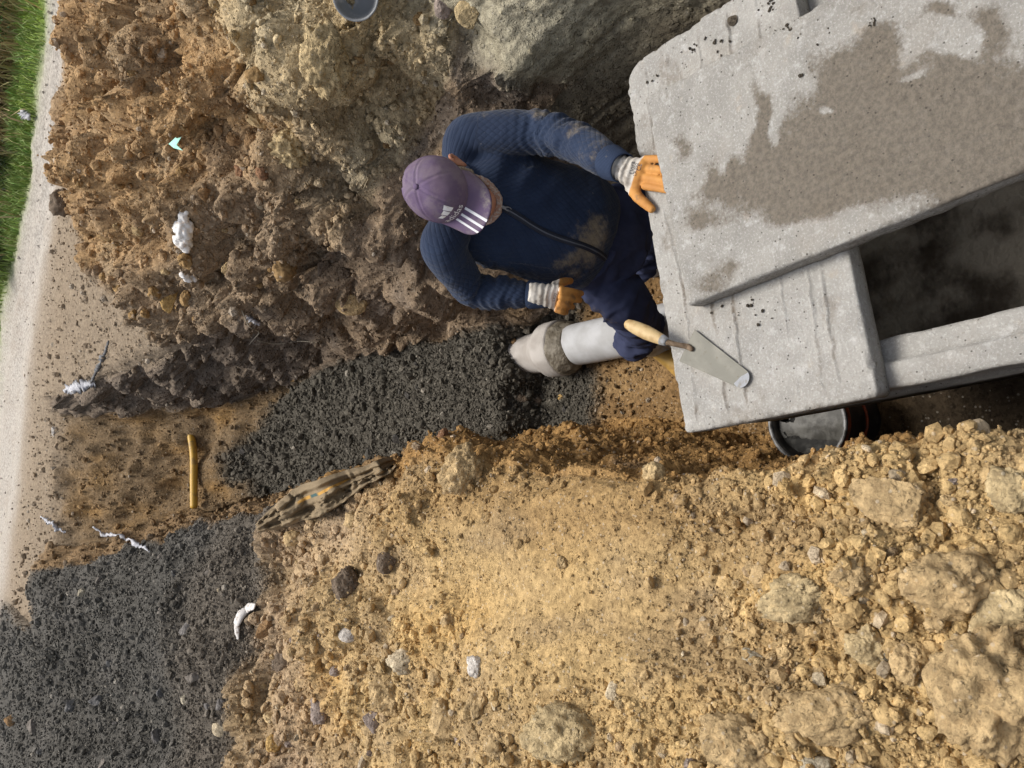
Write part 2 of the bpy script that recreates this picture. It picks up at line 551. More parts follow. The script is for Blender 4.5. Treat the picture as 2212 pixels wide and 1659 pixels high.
heap = zone == 0
tint(heap, (.40, .30, .18), sstep(.0, .5, n5) * .7)
tint(heap, (.52, .33, .12), sstep(.05, .5, n4) * .7)
tint(heap, (.36, .27, .19), sstep(2.5, 3.5, y_ + .5 * n6) * .75)       # duller, greyer earth towards the gravel
tint(heap, (.45, .315, .15), slump * .8)
tint(heap, (.36, .255, .13), sstep(.0, .4, fbm(P * np.array([1.0, .6, 1]), 3.1, 4, 97)) * .6)
tint(heap, (.33, .215, .095), sstep(2.25, 2.75, t_ + .25 * n4) * sstep(3.0, 2.4, y_) * sstep(.9, 1.3, y_) * .8)
tint(heap, (.30, .215, .12), sstep(.12, .4, fbm(np.stack([x_ * 1.2 + y_ * .5, y_ * .5 - x_, P[:, 2]], -1), 5.0, 4, 99)) * .55)
tint(heap | (zone == 2), (.10, .085, .075), sstep(.42, .55, n5) * sstep(.0, .3, n6) * .8)
bank = zone == 6
tint(bank, (.42, .265, .125), sstep(-.05, .4, n4) * .85)
tint(bank, (.22, .155, .10), sstep(.05, .4, n5) * .75)
tint(bank, (.34, .27, .18), sstep(.1, .5, n6) * .6)
pale = sstep(3.6, 2.6, y_ + .5 * n4) * sstep(8.6, 9.2, t_)
tint(bank, (.50, .40, .24), pale * .9)
tint(bank, (.40, .36, .26), pale * sstep(.05, .4, n6) * .7)
tint(zone == 2, (.22, .15, .085), sstep(3.6, 4.6, y_ + .4 * n4) * .85)
tint(bank, (.27, .205, .14), sstep(9.85, 9.35, t_ + .25 * n4) * sstep(2.6, 3.4, y_) * .85)
wallr = zone == 5
tint(wallr, (.26, .18, .10), sstep(-.05, .4, n4) * .75)
tint(wallr, (.13, .112, .098), sstep(.05, .4, n5) * .7)
tint(wallr, (.155, .128, .105), sstep(3.9, 5.6, y_ + .5 * n4) * .75)
clay = zone == 9
tint(clay, (.50, .455, .33), sstep(-.1, .35, n4) * .8)
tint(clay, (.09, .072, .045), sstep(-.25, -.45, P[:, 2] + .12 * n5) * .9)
endw = zone == 10
tint(endw, (.30, .175, .06), sstep(.12, .4, n5) * .8)
tint(endw, (.20, .165, .125), sstep(.05, .35, P[:, 2] + .15 * n4) * .7)
tint(zone == 7, (.38, .33, .28), sstep(.0, .4, n5) * .6)
tint((zone == 7), (.235, .18, .125), sstep(near_line + .25, near_line - .75, y_ + .35 * n4))
tint((zone == 7), (.17, .13, .095), sstep(near_line - .3, near_line - 1.2, y_ + .5 * n5) * .6)
tint((zone == 7), (.27, .235, .19), (np.exp(-((road_t - .55) / .05) ** 2) + np.exp(-((road_t - .30) / .05) ** 2) + .7 * np.exp(-((road_t - .82) / .05) ** 2)) * (.55 + .5 * n5))
tint((zone == 7), (.27, .215, .155), sstep(.22, -.02, road_t + .10 * n5) * .85)
tint(zone == 1, (.105, .098, .088), sstep(.05, .4, n4) * .6)
tint(zone == 1, (.130, .108, .084), sstep(4.9, 4.1, y_ + .4 * n4) * .55)
tint(zone == 8, (.26, .20, .09), sstep(.8, 1.5, over + .5 * n4) * .9)
tint(zone == 3, (.29, .19, .09), sstep(.0, .45, n5) * .7)
tint(((zone == 3) | (zone == 2)) & (P[:, 2] < -.25), (.05, .038, .026), sstep(1.35, 1.1, y_ + .2 * n4) * .95)  # damp soil by the chamber, with the deep narrow cut's shade painted in
C2 = Cc.reshape(NR, NC, 3)
for ch in range(3):
    C2[:, :, ch] = smooth_axis(smooth_axis(C2[:, :, ch], 2, 1), 2, 0)
Cc = C2.reshape(-1, 3)

idx = np.arange(NR * NC).reshape(NR, NC)
quads = np.stack([idx[:-1, :-1], idx[:-1, 1:], idx[1:, 1:], idx[1:, :-1]], -1).reshape(-1, 4)
qz = zone[quads[:, 0]]
qt = t_[quads[:, 0]]
GROUND = {}
LABELS = {0: 'heap of crumbly yellow excavated earth along the trench edge', 1: 'heap of dark grey crushed gravel spilling to the trench',
          2: 'raw yellow brown trench wall below the yellow heap', 3: 'bare brown earth floor of the trench beside the pipe',
          4: 'dark grey gravel bed along the trench bottom', 5: 'grey brown cut trench wall behind the man',
          6: 'brown lumpy bank of dug earth above the trench', 7: 'pale compacted dirt road with tyre tracks', 8: 'green grassy slope beyond the dirt road',
          9: 'smooth moist grey clay wall beside the concrete slab', 10: 'sloping brown earth at the far end of the trench'}
for k, nm in ZONES.items():
    sel = quads[qz == k]
    if k == 8:
        pass
    used, inv = np.unique(sel, return_inverse=True)
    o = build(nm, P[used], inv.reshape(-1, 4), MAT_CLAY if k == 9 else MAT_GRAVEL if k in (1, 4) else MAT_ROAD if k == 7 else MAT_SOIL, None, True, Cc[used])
    tag(o, LABELS[k], None, None, 'structure')
    GROUND[k] = o
nrm = grid_normals(P)
bpy.context.view_layer.update()
DEPS = bpy.context.evaluated_depsgraph_get()


def ground_hit(px, py):
    d = Vector(sight(px, py)).normalized()
    hit, loc, no, i, ob, m = scene.ray_cast(DEPS, Vector(EYE), d)
    return np.array(loc), np.array(no)


def ground_below(x, y, z=3.0):
    hit, loc, no, i, ob, m = scene.ray_cast(DEPS, Vector((x, y, z)), Vector((0, 0, -1)))
    return np.array(loc), np.array(no)

# ------------------------------------------------------------------ shape helpers
def frame_of(d, up=(0, 0, 1)):
    d = np.asarray(d, float) / np.linalg.norm(d)
    up = np.asarray(up, float)
    if abs(d @ up) > .97:
        up = np.array([1., 0, 0])
    a = np.cross(d, up)
    a /= np.linalg.norm(a)
    return a, np.cross(a, d)


def loft(rings, closed_ends=True, wrap=True):
    """rings: list of equally long point loops"""
    R = [np.asarray(r, float) for r in rings]
    n = len(R[0])
    V = np.concatenate(R)
    F = []
    for k in range(len(R) - 1):
        for j in range(n if wrap else n - 1):
            a, b = k * n + j, k * n + (j + 1) % n
            F.append((a, b, b + n, a + n))
    if closed_ends:
        F.append(tuple(range(n))[::-1])
        F.append(tuple(range((len(R) - 1) * n, len(R) * n)))
    return V, F


def ring(c, a, b, n=24, power=2.0):
    th = np.arange(n) * 2 * math.pi / n
    ct, st = np.cos(th), np.sin(th)
    if power != 2.0:
        ct = np.sign(ct) * np.abs(ct) ** (2 / power)
        st = np.sign(st) * np.abs(st) ** (2 / power)
    return np.asarray(c)[None] + ct[:, None] * np.asarray(a)[None] + st[:, None] * np.asarray(b)[None]


def spline(pts, n):
    pts = np.asarray(pts, float)
    m = len(pts)
    ext = np.vstack([2 * pts[0] - pts[1], pts, 2 * pts[-1] - pts[-2]])
    out = []
    for s in np.linspace(0, m - 1, n):
        k = min(int(s), m - 2)
        t = s - k
        p0, p1, p2, p3 = ext[k:k + 4]
        out.append(.5 * ((2 * p1) + (p2 - p0) * t + (2 * p0 - 5 * p1 + 4 * p2 - p3) * t * t + (3 * p1 - p0 - 3 * p2 + p3) * t ** 3))
    return np.array(out)


def tube(points, radii, n=16, steps=None, caps=True, flat=1.0, up=(0, 0, 1)):
    """round tube along a smooth path, hemispherical ends; flat < 1 squeezes it along its second axis"""
    k = len(points)
    steps = steps or 6 * k
    pr = spline(np.column_stack([np.asarray(points, float), np.broadcast_to(radii, (k,))]), steps)
    pts, rad = pr[:, :3], np.abs(pr[:, 3])
    tan = np.gradient(pts, axis=0)
    a, b = frame_of(tan[0], up)
    rings = []
    for i in range(steps):
        d = tan[i] / np.linalg.norm(tan[i])
        a = a - d * (a @ d)
        a /= np.linalg.norm(a)
        b = np.cross(a, d)
        if caps and i == 0:
            for q in (.25, .6, .88):
                s = math.sqrt(max(1 - (1 - q) ** 2, 0)) if False else math.sin(math.acos(1 - q))
                rings.append(ring(pts[0] - d * rad[0] * (1 - q), a * rad[0] * s, b * rad[0] * s * flat, n))
        rings.append(ring(pts[i], a * rad[i], b * rad[i] * flat, n))
        if caps and i == steps - 1:
            for q in (.88, .6, .25):
                s = math.sin(math.acos(1 - q))
                rings.append(ring(pts[i] + d * rad[i] * (1 - q), a * rad[i] * s, b * rad[i] * s * flat, n))
    return loft(rings)


def merge(*vf):
    V, F, o = [], [], 0
    for v, f in vf:
        V.append(np.asarray(v, float))
        F += [tuple(i + o for i in q) for q in f]
        o += len(v)
    return np.concatenate(V), F


def lathe(c, axis, prof, n=40, wob=0.0, seed=0):
    """prof: list of (distance along the axis, radius)"""
    a, b = frame_of(axis)
    ax = np.asarray(axis, float) / np.linalg.norm(axis)
    rings = []
    for s, r in prof:
        q = ring(np.asarray(c) + ax * s, a * r, b * r, n)
        if wob:
            q = q + wob * vnoise(q * 25, seed)[:, None] * ((q - (np.asarray(c) + ax * s)) / max(r, 1e-4))
        rings.append(q)
    return loft(rings, False)


def boxy(c, ex, ey, ez, bevel=.003):
    """bevelled block; ex, ey, ez are half-axis vectors"""
    c, ex, ey, ez = map(lambda v: np.asarray(v, float), (c, ex, ey, ez))
    lx, ly, lz = map(np.linalg.norm, (ex, ey, ez))
    rings = []
    for z, s in ((-1, 1), (-1 + bevel / lz, 0), (1 - bevel / lz, 0), (1, 1)):
        x1, y1 = 1 - s * bevel / lx, 1 - s * bevel / ly
        bx, by = bevel / lx, bevel / ly
        loop = [(x1, -y1 + by), (x1, y1 - by), (x1 - bx, y1), (-x1 + bx, y1), (-x1, y1 - by), (-x1, -y1 + by), (-x1 + bx, -y1), (x1 - bx, -y1)]
        rings.append(np.array([c + u * ex + v * ey + z * ez for u, v in loop]))
    return loft(rings)


# ------------------------------------------------------------------ concrete
YAW = math.radians(11.6)
E1 = np.array([math.cos(YAW), math.sin(YAW), 0])         # along the slab's front edge
E2 = np.array([-math.sin(YAW), math.cos(YAW), 0])        # away from the camera


def concrete_material(name, wet=False, base=(.39, .375, .345), pit=1.0):
    N = Nodes(name)
    o = N.tc.outputs['Object']
    c = N.mix(N.ramp(N.noise(7, 8, .65), .35, .65), base, tuple(v * .80 for v in base))
    c = N.mix(N.ramp(N.noise(26, 8, .7), .52, .70, 0, .55), c, (.56, .55, .535))
    c = N.mix(N.ramp(N.noise(70, 6, .75), .56, .70, 0, .65), c, (.24, .215, .18))
    c = N.mix(N.ramp(N.noise(170, 4, .7), .50, .68, 0, .45), c, (.62, .61, .585))
    c = N.mix(N.ramp(N.noise(4, 6, .6), .5, .7, 0, .35), c, (.36, .32, .27))
    c = N.mix(N.ramp(N.noise(11, 6, .6), .60, .72, 0, .45), c, (.44, .37, .29))
    if not wet:
        d_ = N.math('MULTIPLY', N.attr('wet', 'Fac'), N.ramp(N.noise(55, 6, .7), .35, .6))
        c = N.mix(d_, c, (.15, .115, .08))
    if wet:
        w = N.math('ADD', N.attr('wet', 'Fac'), N.math('MULTIPLY', N.math('SUBTRACT', N.noise(16, 8, .68), .5), 1.0))
        w = N.math('ADD', w, N.math('MULTIPLY', N.math('SUBTRACT', N.noise(110, 4, .7), .5), 1.1))
        w = N.ramp(w, .06, .74)
        c = N.mix(N.math('MULTIPLY', w, .88), c, N.mix(N.ramp(N.noise(75, 7, .75), .35, .65), (.10, .083, .062), (.18, .15, .115)))
        c = N.mix(N.ramp(N.noise(5.5, 7, .6), .62, .72, 0, .4), c, (.52, .43, .31))
    holes = N.voro(120)
    pick = N.n('ShaderNodeSeparateColor')
    N.put(pick.inputs[0], N.voro(120, out='Color'))
    h = N.math('MULTIPLY', N.ramp(holes, .30, .22), N.ramp(pick.outputs[0], .90, .95))
    c = N.mix(N.math('MULTIPLY', h, .8), c, (.07, .06, .05))
    nb = N.bump(N.noise(45, 8, .75), .8, .008)
    nb = N.bump(N.noise(200, 5, .75), .8, .004, nb)
    nb = N.bump(N.math('SUBTRACT', 1.0, h), .6 * pit, .004, nb)
    return N.done(c, .9, nb, None, .25)


MAT_CONC = concrete_material('pale_concrete')
MAT_CONC_WET = concrete_material('damp_stained_concrete', True, (.345, .33, .30))
MAT_CONC_IN = simple('muddy_concrete', (.40, .35, .27), .75, (.085, .066, .045), 6, .40, .62, 40, .9, .012)


def slab(name, corner, w, d, top, h, height_fn, mat, bev=.005, nx=240, ny=130, wet_fn=None, corners=(.02, .075, .03, .016), taper=0.0):
    """cast slab; corner = far left top corner, runs w along E1 and d towards the camera (-E2)"""
    u = np.linspace(-1, 1, nx)
    v = np.linspace(-1, 1, ny)
    U, Vv = np.meshgrid(u, v)
    px, py = U.ravel() * w / 2, Vv.ravel() * d / 2
    r = np.where(px > 0, np.where(py > 0, corners[1], corners[2]), np.where(py > 0, corners[0], corners[3]))
    core_x, core_y = np.clip(px, -w / 2 + r, w / 2 - r), np.clip(py, -d / 2 + r, d / 2 - r)
    dx, dy = px - core_x, py - core_y
    ln = np.hypot(dx, dy)
    s = np.where(ln > 0, np.maximum(np.abs(dx), np.abs(dy)) / np.maximum(ln, 1e-9), 1)
    px, py = core_x + dx * s, core_y + dy * s
    edge = np.minimum(np.where(ln > 0, r - ln * s, 9), np.minimum(w / 2 - np.abs(px), d / 2 - np.abs(py)))
    edge = np.clip(edge, 0, None)
    drop = np.where(edge < bev, bev - np.sqrt(np.clip(bev ** 2 - (bev - edge) ** 2, 0, None)), 0)
    px = px - (px + w / 2) / w * taper * (d / 2 - py) / d
    Q = np.stack([px, py, np.zeros_like(px)], -1)
    hz = height_fn(px, py, Q)
    chip = (.012 * np.clip(vnoise(Q * 22, 5) - .1, 0, 1) + .010 * np.clip(vnoise(Q * 60, 6) - .15, 0, 1)) * np.clip(1 - edge / .012, 0, 1)
    top_v = np.stack([px, py, hz - drop - chip], -1)
    # side: boundary loop brought down
    I = np.arange(nx * ny).reshape(ny, nx)
    loop = np.concatenate([I[0, :-1], I[:-1, -1], I[-1, :0:-1], I[:0:-1, 0]])
    rows = [top_v]
    n0 = nx * ny
    faces = [tuple(q) for q in np.stack([I[:-1, :-1], I[:-1, 1:], I[1:, 1:], I[1:, :-1]], -1).reshape(-1, 4)]
    prev = loop
    m = len(loop)
    for k, f in enumerate((.25, .6, 1.0)):
        L = top_v[loop].copy()
        L[:, 2] = -bev + (-h + bev) * f
        out = L[:, :2] / np.linalg.norm(L[:, :2], axis=1, keepdims=True)
        L[:, :2] += out * (.002 * vnoise(L * 30, 6))[:, None]
        rows.append(L)
        cur = n0 + k * m + np.arange(m)
        faces += [(prev[j], cur[j], cur[(j + 1) % m], prev[(j + 1) % m]) for j in range(m)]
        prev = cur
    faces = [tuple(int(i) for i in f) for f in faces]
    faces.append(tuple(int(i) for i in prev[::-1]))
    V = np.concatenate(rows)
    wet = None
    if wet_fn is not None:
        wet = {'wet': wet_fn(V[:, 0], V[:, 1], V)}
    o = build(name, V, faces, mat, None, True, None, wet)
    c = np.asarray(corner) + E1 * w / 2 - E2 * d / 2
    o.matrix_world = Matrix(((E1[0], E2[0], 0, c[0]), (E1[1], E2[1], 0, c[1]), (0, 0, 1, top), (0, 0, 0, 1)))
    return o


def ridge_lines(px, py, Q):
    z = .0022 * fbm(Q, 14, 3, 4) + .0012 * fbm(Q, 60, 3, 5)
    for y0, a, amp, x0, x1 in ((.205, .012, .003, -.5, .5), (.125, .010, .0045, .12, .5), (.118, .004, .003, -.5, -.13), (.02, .010, .003, .1, .5), (.055, .006, .004, -.5, -.1),
                               (-.07, .012, .005, .1, .5), (-.085, .006, .0035, -.5, -.12), (-.155, .01, .003, -.5, .5), (-.19, .006, .005, -.48, -.17)):
        line = y0 + a * np.sin(px * 9) + .004 * vnoise(Q * 40, 8)
        z = z + 1.7 * amp * np.exp(-((py - line) / .0035) ** 2) * sstep(x0 - .02, x0 + .02, px) * sstep(x1 + .02, x1 - .02, px) * (.55 + .6 * vnoise(Q * 18, 9))
    return z


def base_dirt(px, py, Q):
    """earth caught along the board lines and the edges"""
    z = 0
    for y0, a, x0, x1 in ((.205, .012, -.5, .5), (.125, .010, .12, .5), (.118, .004, -.5, -.13), (.02, .010, .1, .5), (.055, .006, -.5, -.1), (-.07, .012, .1, .5), (-.085, .006, -.5, -.12), (-.155, .01, -.5, .5), (-.19, .006, -.48, -.17)):
        line = y0 + a * np.sin(px * 9) + .004 * vnoise(Q * 40, 8) - .004
        z = np.maximum(z, np.exp(-((py - line) / .005) ** 2) * sstep(x0 - .02, x0 + .02, px) * sstep(x1 + .02, x1 - .02, px) * np.clip(.35 + 1.1 * vnoise(Q * 12, 19), 0, 1))
    z = np.maximum(z, .55 * sstep(.25, .6, fbm(Q, 9, 4, 23)))
    z = np.maximum(z, .9 * np.exp(-((px - .285 + .02 * np.sin(py * 8)) / .022) ** 2) * np.clip(.3 + 1.2 * vnoise(Q * 16, 29), 0, 1))
    return np.clip(z, 0, 1) * .8


base_slab = slab('concrete_slab', (-.135, 1.30, 0), 1.075, .535, -.10, .06, ridge_lines, MAT_CONC, .0035, 300, 190, base_dirt)
tag(base_slab, 'pale concrete slab with a rounded corner under the stained slab', 'slab')

Y2 = YAW + math.radians(2.4)
keepE = (E1, E2)
E1, E2 = np.array([math.cos(Y2), math.sin(Y2), 0]), np.array([-math.sin(Y2), math.cos(Y2), 0])
L2_C = at_z(1485, 660, -.036)


def cover_top(px, py, Q):
    z = .0018 * fbm(Q, 10, 3, 14) + .0011 * fbm(Q, 70, 3, 15)
    for x0, amp in ((-.17, .0022), (-.06, -.0018), (.03, .0028), (.12, -.0016), (.21, .002)):
        line = x0 + .006 * np.sin(py * 7) + .003 * vnoise(Q * 30, 18)
        z = z + amp * np.exp(-((px - line) / .0022) ** 2) * (.5 + .6 * vnoise(Q * 9, 19))
    return z


def cover_wet(px, py, Q):
    """broad damp brown stain with soft ragged edges, streaked along the slab"""
    W = L2_C + (px + .30)[:, None] * E1 + (py - .55)[:, None] * E2
    W = W + .030 * np.stack([fbm(Q, 13, 4, 71), fbm(Q, 13, 4, 72), np.zeros(len(Q))], -1)
    d = (W - EYE) @ FWD
    cx_ = (((W - EYE) @ -UPV) / d * FOC + 1106 - 1295.7) / .7259
    cy_ = (829.5 - ((W - EYE) @ RGT) / d * FOC) / .7259
    w = np.zeros(len(px))
    for a, b, ra, rb, h in ((850, 330, 230, 170, 1.0), (1100, 300, 230, 160, .9), (700, 470, 220, 100, .8), (1050, 470, 300, 110, .8), (560, 510, 130, 60, .55), (470, 350, 30, 100, .8), (720, 210, 110, 45, .6), (640, 590, 170, 70, .5),
                            (410, 545, 90, 50, .6), (300, 640, 45, 45, .65), (245, 455, 30, 50, .6), (385, 800, 50, 60, .5), (330, 850, 45, 30, .5), (520, 640, 140, 45, .4), (1160, 90, 60, 60, .7), (1020, 40, 60, 25, .6), (820, 100, 50, 35, .5),
                            (330, 520, 22, 40, .5), (390, 490, 18, 30, .5), (1230, 560, 200, 60, .4), (350, 240, 60, 30, -.6), (510, 350, 16, 80, -.9), (1030, 130, 110, 48, -1.3), (950, 225, 60, 26, -.9), (680, 312, 26, 12, -.7), (360, 350, 100, 60, -.6),
                            (560, 210, 70, 60, -.6), (350, 725, 70, 26, -.5), (820, 690, 260, 40, -.35), (470, 750, 120, 36, -.5)):
        w += h * np.exp(-(((cx_ - a) / ra) ** 2 + ((cy_ - b) / rb) ** 2) ** 1.05)
    streak = fbm(np.stack([px * 26, py * 3, px * 0], -1), 1.0, 3, 73)
    w = np.clip(w * 1.45, -.2, 1.0) * .95 + .28 * streak + .10 * fbm(Q, 30, 4, 74)
    return np.clip(w, 0, 1) * (Q[:, 2] > -.012) + .25 * (Q[:, 2] <= -.012)


cover = slab('concrete_slab', L2_C, .60, 1.10, -.036, .06, cover_top, MAT_CONC_WET, .004, 170, 300, cover_wet, (.004, .012, .01, .01), .13)
tag(cover, 'narrow concrete slab with damp brown stains lying on top of the pale slab', 'slab')
E1, E2 = keepE

# the open chamber below: four walls with a rebated rim, floor, plinth
CH_C = np.array([-.115, 1.285, -.163])                   # outer far left corner, top of the rim
CW, CD = .985, 1.62
ch = thing('concrete_chamber', 'open precast concrete chamber with a rebated rim under the slabs', 'chamber', tuple(CH_C))


def rect_loop(off, z, n=46, jit=0.0):
    a, b = CW - off, CD - off
    pts = []
    for (x0, y0, x1, y1) in ((off, -off, a, -off), (a, -off, a, -b), (a, -b, off, -b), (off, -b, off, -off)):
        for k in range(n):
            t = k / n
            pts.append((x0 + (x1 - x0) * t, y0 + (y1 - y0) * t))
    pts = np.array(pts)
    W = pts[:, :1] * E1[None] + pts[:, 1:] * E2[None]
    W[:, 2] = z
    if jit:
        jit = jit * .8
        W += jit * np.stack([vnoise(W * 14, 1), vnoise(W * 14, 2), vnoise(W * 14, 3)], -1)
        W += .5 * jit * np.stack([vnoise(W * 50, 1), vnoise(W * 50, 2), vnoise(W * 50, 3)], -1)
    return W


loops = [rect_loop(.03, -.37), rect_loop(.0, -.36, jit=.003), rect_loop(-.004, -.14, jit=.002), rect_loop(.004, -.135, jit=.002), rect_loop(.0, -.02, jit=.003), rect_loop(.002, -.004, jit=.002),
         rect_loop(.008, 0, jit=.001), rect_loop(.054, .0, jit=.001), rect_loop(.058, -.003, jit=.0015), rect_loop(.063, -.022, jit=.0015), rect_loop(.075, -.025, jit=.003), rect_loop(.108, -.026, jit=.003),
         rect_loop(.116, -.034, jit=.004), rect_loop(.12, -.2, jit=.003), rect_loop(.13, -.37)]
V, F = loft(loops, False)
build('wall', V, F, MAT_CONC, ch)
fl = [rect_loop(.1, -.40, 12), rect_loop(.14, -.375, 12, .004), rect_loop(.3, -.385, 12, .006), rect_loop(.45, -.387, 12, .004)]
V, F = loft(fl, True)
V, F2 = loft([rect_loop(.1, -.62, 30), rect_loop(.1, -.375, 30)], False)
V3, F3 = loft([rect_loop(.1, -.60, 30, .002), rect_loop(.2, -.605, 30, .004), rect_loop(.35, -.60, 30, .004), rect_loop(.42, -.61, 30, .004)], False)
V3, F3 = merge((V3, F3), (np.array([E1 * .1 - E2 * .1, E1 * (CW - .1) - E2 * .1, E1 * (CW - .1) - E2 * (CD - .1), E1 * .1 - E2 * (CD - .1)]) + [0, 0, -.615], [(0, 1, 2, 3)]))
build('floor', V3, F3, MAT_CONC_IN, ch)
V4, F4 = loft([rect_loop(.128, -.62, 40, .003), rect_loop(.126, -.36, 40, .003), rect_loop(.118, -.30, 40, .003)], False)
build('inner_wall', V4, F4, MAT_CONC_IN, ch)
c = E1 * (CW / 2 + .08) - E2 * (CD / 2 + .02) + np.array([0, 0, -.80])
build('plinth', *boxy(c, E1 * (CW / 2 - .16), E2 * (CD / 2 - .06), (0, 0, .19), .01), MAT_CONC_IN, ch)

# lumps of dirt lying on the slabs
# ------------------------------------------------------------------ pipes
N_ = Nodes('pipe_concrete')
c_ = N_.mix(N_.ramp(N_.noise(9, 6), .35, .65), (.45, .455, .465), (.36, .36, .36))
c_ = N_.mix(N_.ramp(N_.noise(60, 6, .7), .6, .75, 0, .5), c_, (.28, .25, .21))
MAT_PIPE = N_.done(c_, .75, N_.bump(N_.noise(120, 6, .7), .35, .002), None, .3)
N_ = Nodes('rough_pipe_concrete')
c_ = N_.mix(N_.ramp(N_.noise(12, 6), .35, .65), (.46, .43, .40), (.36, .33, .30))
MAT_PIPE2 = N_.done(c_, .9, N_.bump(N_.noise(160, 6, .75), .8, .004), None, .2)
MAT_MORTAR = simple('wet_mortar', (.125, .105, .075), .6, (.20, .175, .135), 30, .4, .6, 70, .8, .01)

PA = np.array([.185, 2.78, -1.075])                       # socket face
PD = np.array([-.11, .98, -.0])
PD /= np.linalg.norm(PD)
near_end = np.array([.335, 1.36, -1.10])
nd = PA - near_end
nl = np.linalg.norm(nd)
nd /= nl
r0 = .103
V, F = lathe(near_end, nd, [(0, .06), (0, r0), (.02, r0)] + [(s, r0) for s in np.linspace(.06, nl + .07, 24)] + [(nl + .07, .07)], 48, .0012, 3)
o = build('concrete_pipe', V, F, MAT_PIPE)
tag(o, 'smooth pale grey concrete pipe running from the socket towards the slab', 'pipe')
R1 = .142
prof = [(-.0, .104), (-.002, R1 - .012), (.004, R1 - .002), (.012, R1), (.09, R1), (.105, R1 - .003), (.125, R1 - .015), (.15, .116), (.17, .108), (.20, .105)] + [(s, .104) for s in np.linspace(.3, .75, 16)]
V, F = lathe(PA + nd * .0, PD, prof, 56, .0015, 4)
o = build('concrete_pipe', V, F, MAT_PIPE2)
tag(o, 'rough concrete pipe with a wide socket, half buried in dark gravel', 'pipe')
# mortar packed round the joint: a lumpy collar in front of the socket
prof = [(-.085, .100), (-.075, .108), (-.05, .118), (-.025, .128), (-.005, .134), (.012, .136), (.02, .125)]
rings = []
a, b = frame_of(nd)
for s, r in prof:
    q = ring(PA + nd * s, a * r, b * r, 90)
    k = fbm(q, 16, 4, 33)
    k2 = fbm(q, 55, 3, 34)
    dirn = (q - (PA + nd * s)) / r
    rings.append(q + dirn * (.012 * k + .006 * k2)[:, None] * (1 if -.08 < s < .015 else .3) + nd * (.022 * vnoise(q * 14, 35))[:, None])
V, F = loft(rings, False)
o = build('mortar_collar', V, F, MAT_MORTAR)
tag(o, 'ring of wet grey brown mortar packed round the pipe joint', 'mortar')

# ------------------------------------------------------------------ bucket under the slab edge
MAT_BLACK = simple('black_plastic', (.022, .02, .019), .45, (.07, .06, .05), 30, .5, .7, 60, .2, .002)
MAT_ORANGE = simple('orange_plastic', (.42, .075, .022), .5, (.16, .05, .02), 25, .45, .65)
MAT_SLURRY = simple('grey_slurry', (.085, .082, .073), .55, (.035, .033, .028), 25, .4, .6, 40, .35, .006)
BC = at_z(1742, 912, -.86)
bk = thing('bucket', 'black and orange bucket of grey slurry in the shade below the slab', 'bucket', (BC[0], BC[1], -1.15))
o = build('shell', *lathe(BC, (0, 0, 1), [(-.33, .02), (-.33, .108), (-.31, .113), (-.02, .134), (0, .137), (.0, .131), (-.02, .128), (-.28, .105), (-.28, .02)], 48), MAT_BLACK, bk)
shift(o, bk)
o = build('rim', *lathe(BC, (0, 0, 1), [(-.008, .135), (-.008, .142), (.004, .144), (.008, .140), (.006, .132), (-.004, .131)], 56), simple('scuffed_grey_plastic', (.20, .20, .20), .4, (.06, .055, .05), 40), bk)
shift(o, bk)
o = build('band', *lathe(BC, (0, 0, 1), [(-.045, .1305), (-.04, .137), (-.026, .140), (-.018, .136)], 56), MAT_ORANGE, bk)
shift(o, bk)
q = []
for r in np.linspace(.126, .003, 22):
    z = ring(BC + [0, 0, -.035], (r, 0, 0), (0, r, 0), 48)
    z[:, 2] += .006 * fbm(z, 24, 3, 8) - .035 * sstep(.02, -.12, (z - BC) @ E1 + .03)
    q.append(z)
o = build('slurry', *loft(q), MAT_SLURRY, bk)
shift(o, bk)
hp = [BC + np.array([.141 * math.cos(t), .141 * math.sin(t) - .0, -.07 - .075 * math.sin(t - 3.2)]) for t in np.linspace(3.2, 6.2, 12)]
o = build('handle', *tube(hp, [.005] * 12, 8, 30), MAT_ORANGE, bk)
shift(o, bk)

# ------------------------------------------------------------------ trowel
MAT_WOOD = simple('worn_handle_wood', (.52, .38, .19), .6, (.38, .25, .11), 40, .4, .65, 90, .2, .001)
MAT_STEEL = simple('dull_steel', (.27, .28, .30), .7, (.20, .19, .17), 60, .45, .65, metal=.0)
N_ = Nodes('mortar_filmed_blade')
c_ = N_.mix(N_.ramp(N_.noise(14, 5), .4, .65), (.12, .116, .095), (.165, .158, .132))
c_ = N_.mix(N_.ramp(N_.noise(85, 5, .7), .60, .68), c_, (.10, .085, .06))
MAT_BLADE = N_.done(c_, .55, N_.bump(N_.noise(90, 5), .3, .002), .15, .4)
ZB = -.0905
b1, b2 = at_z(1500, 712, ZB), at_z(1467, 780, ZB)
t1, t2 = at_z(1612, 800, ZB), at_z(1592, 836, ZB)
tr = thing('trowel', 'bricklaying trowel with a pale wooden handle lying on the slab', 'trowel', tuple(at_z(1540, 760, -.1)))
mid = .5 * (t1 + t2)
ax = mid - .5 * (b1 + b2)
ax /= np.linalg.norm(ax)
sd_ = (t2 - t1) / 2
outline = [b1, b1 * .5 + t1 * .5, t1]
for th in np.linspace(0, math.pi, 9)[1:-1]:
    outline.append(mid - sd_ * math.cos(th) + ax * np.linalg.norm(sd_) * .85 * math.sin(th))
outline += [t2, b2 * .5 + t2 * .5, b2]
outline = np.array(outline)
lo, hi_ = outline.copy(), outline.copy()
lo[:, 2] -= .0025
V, F = loft([lo, hi_])
shift(build('blade', V, F, MAT_BLADE, tr, False), tr)
chip = outline[2:11].copy()
chip = np.array([p for p in outline[3:11]] + [mid - ax * .012 + sd_ * .85, mid - ax * .004 - sd_ * .2])
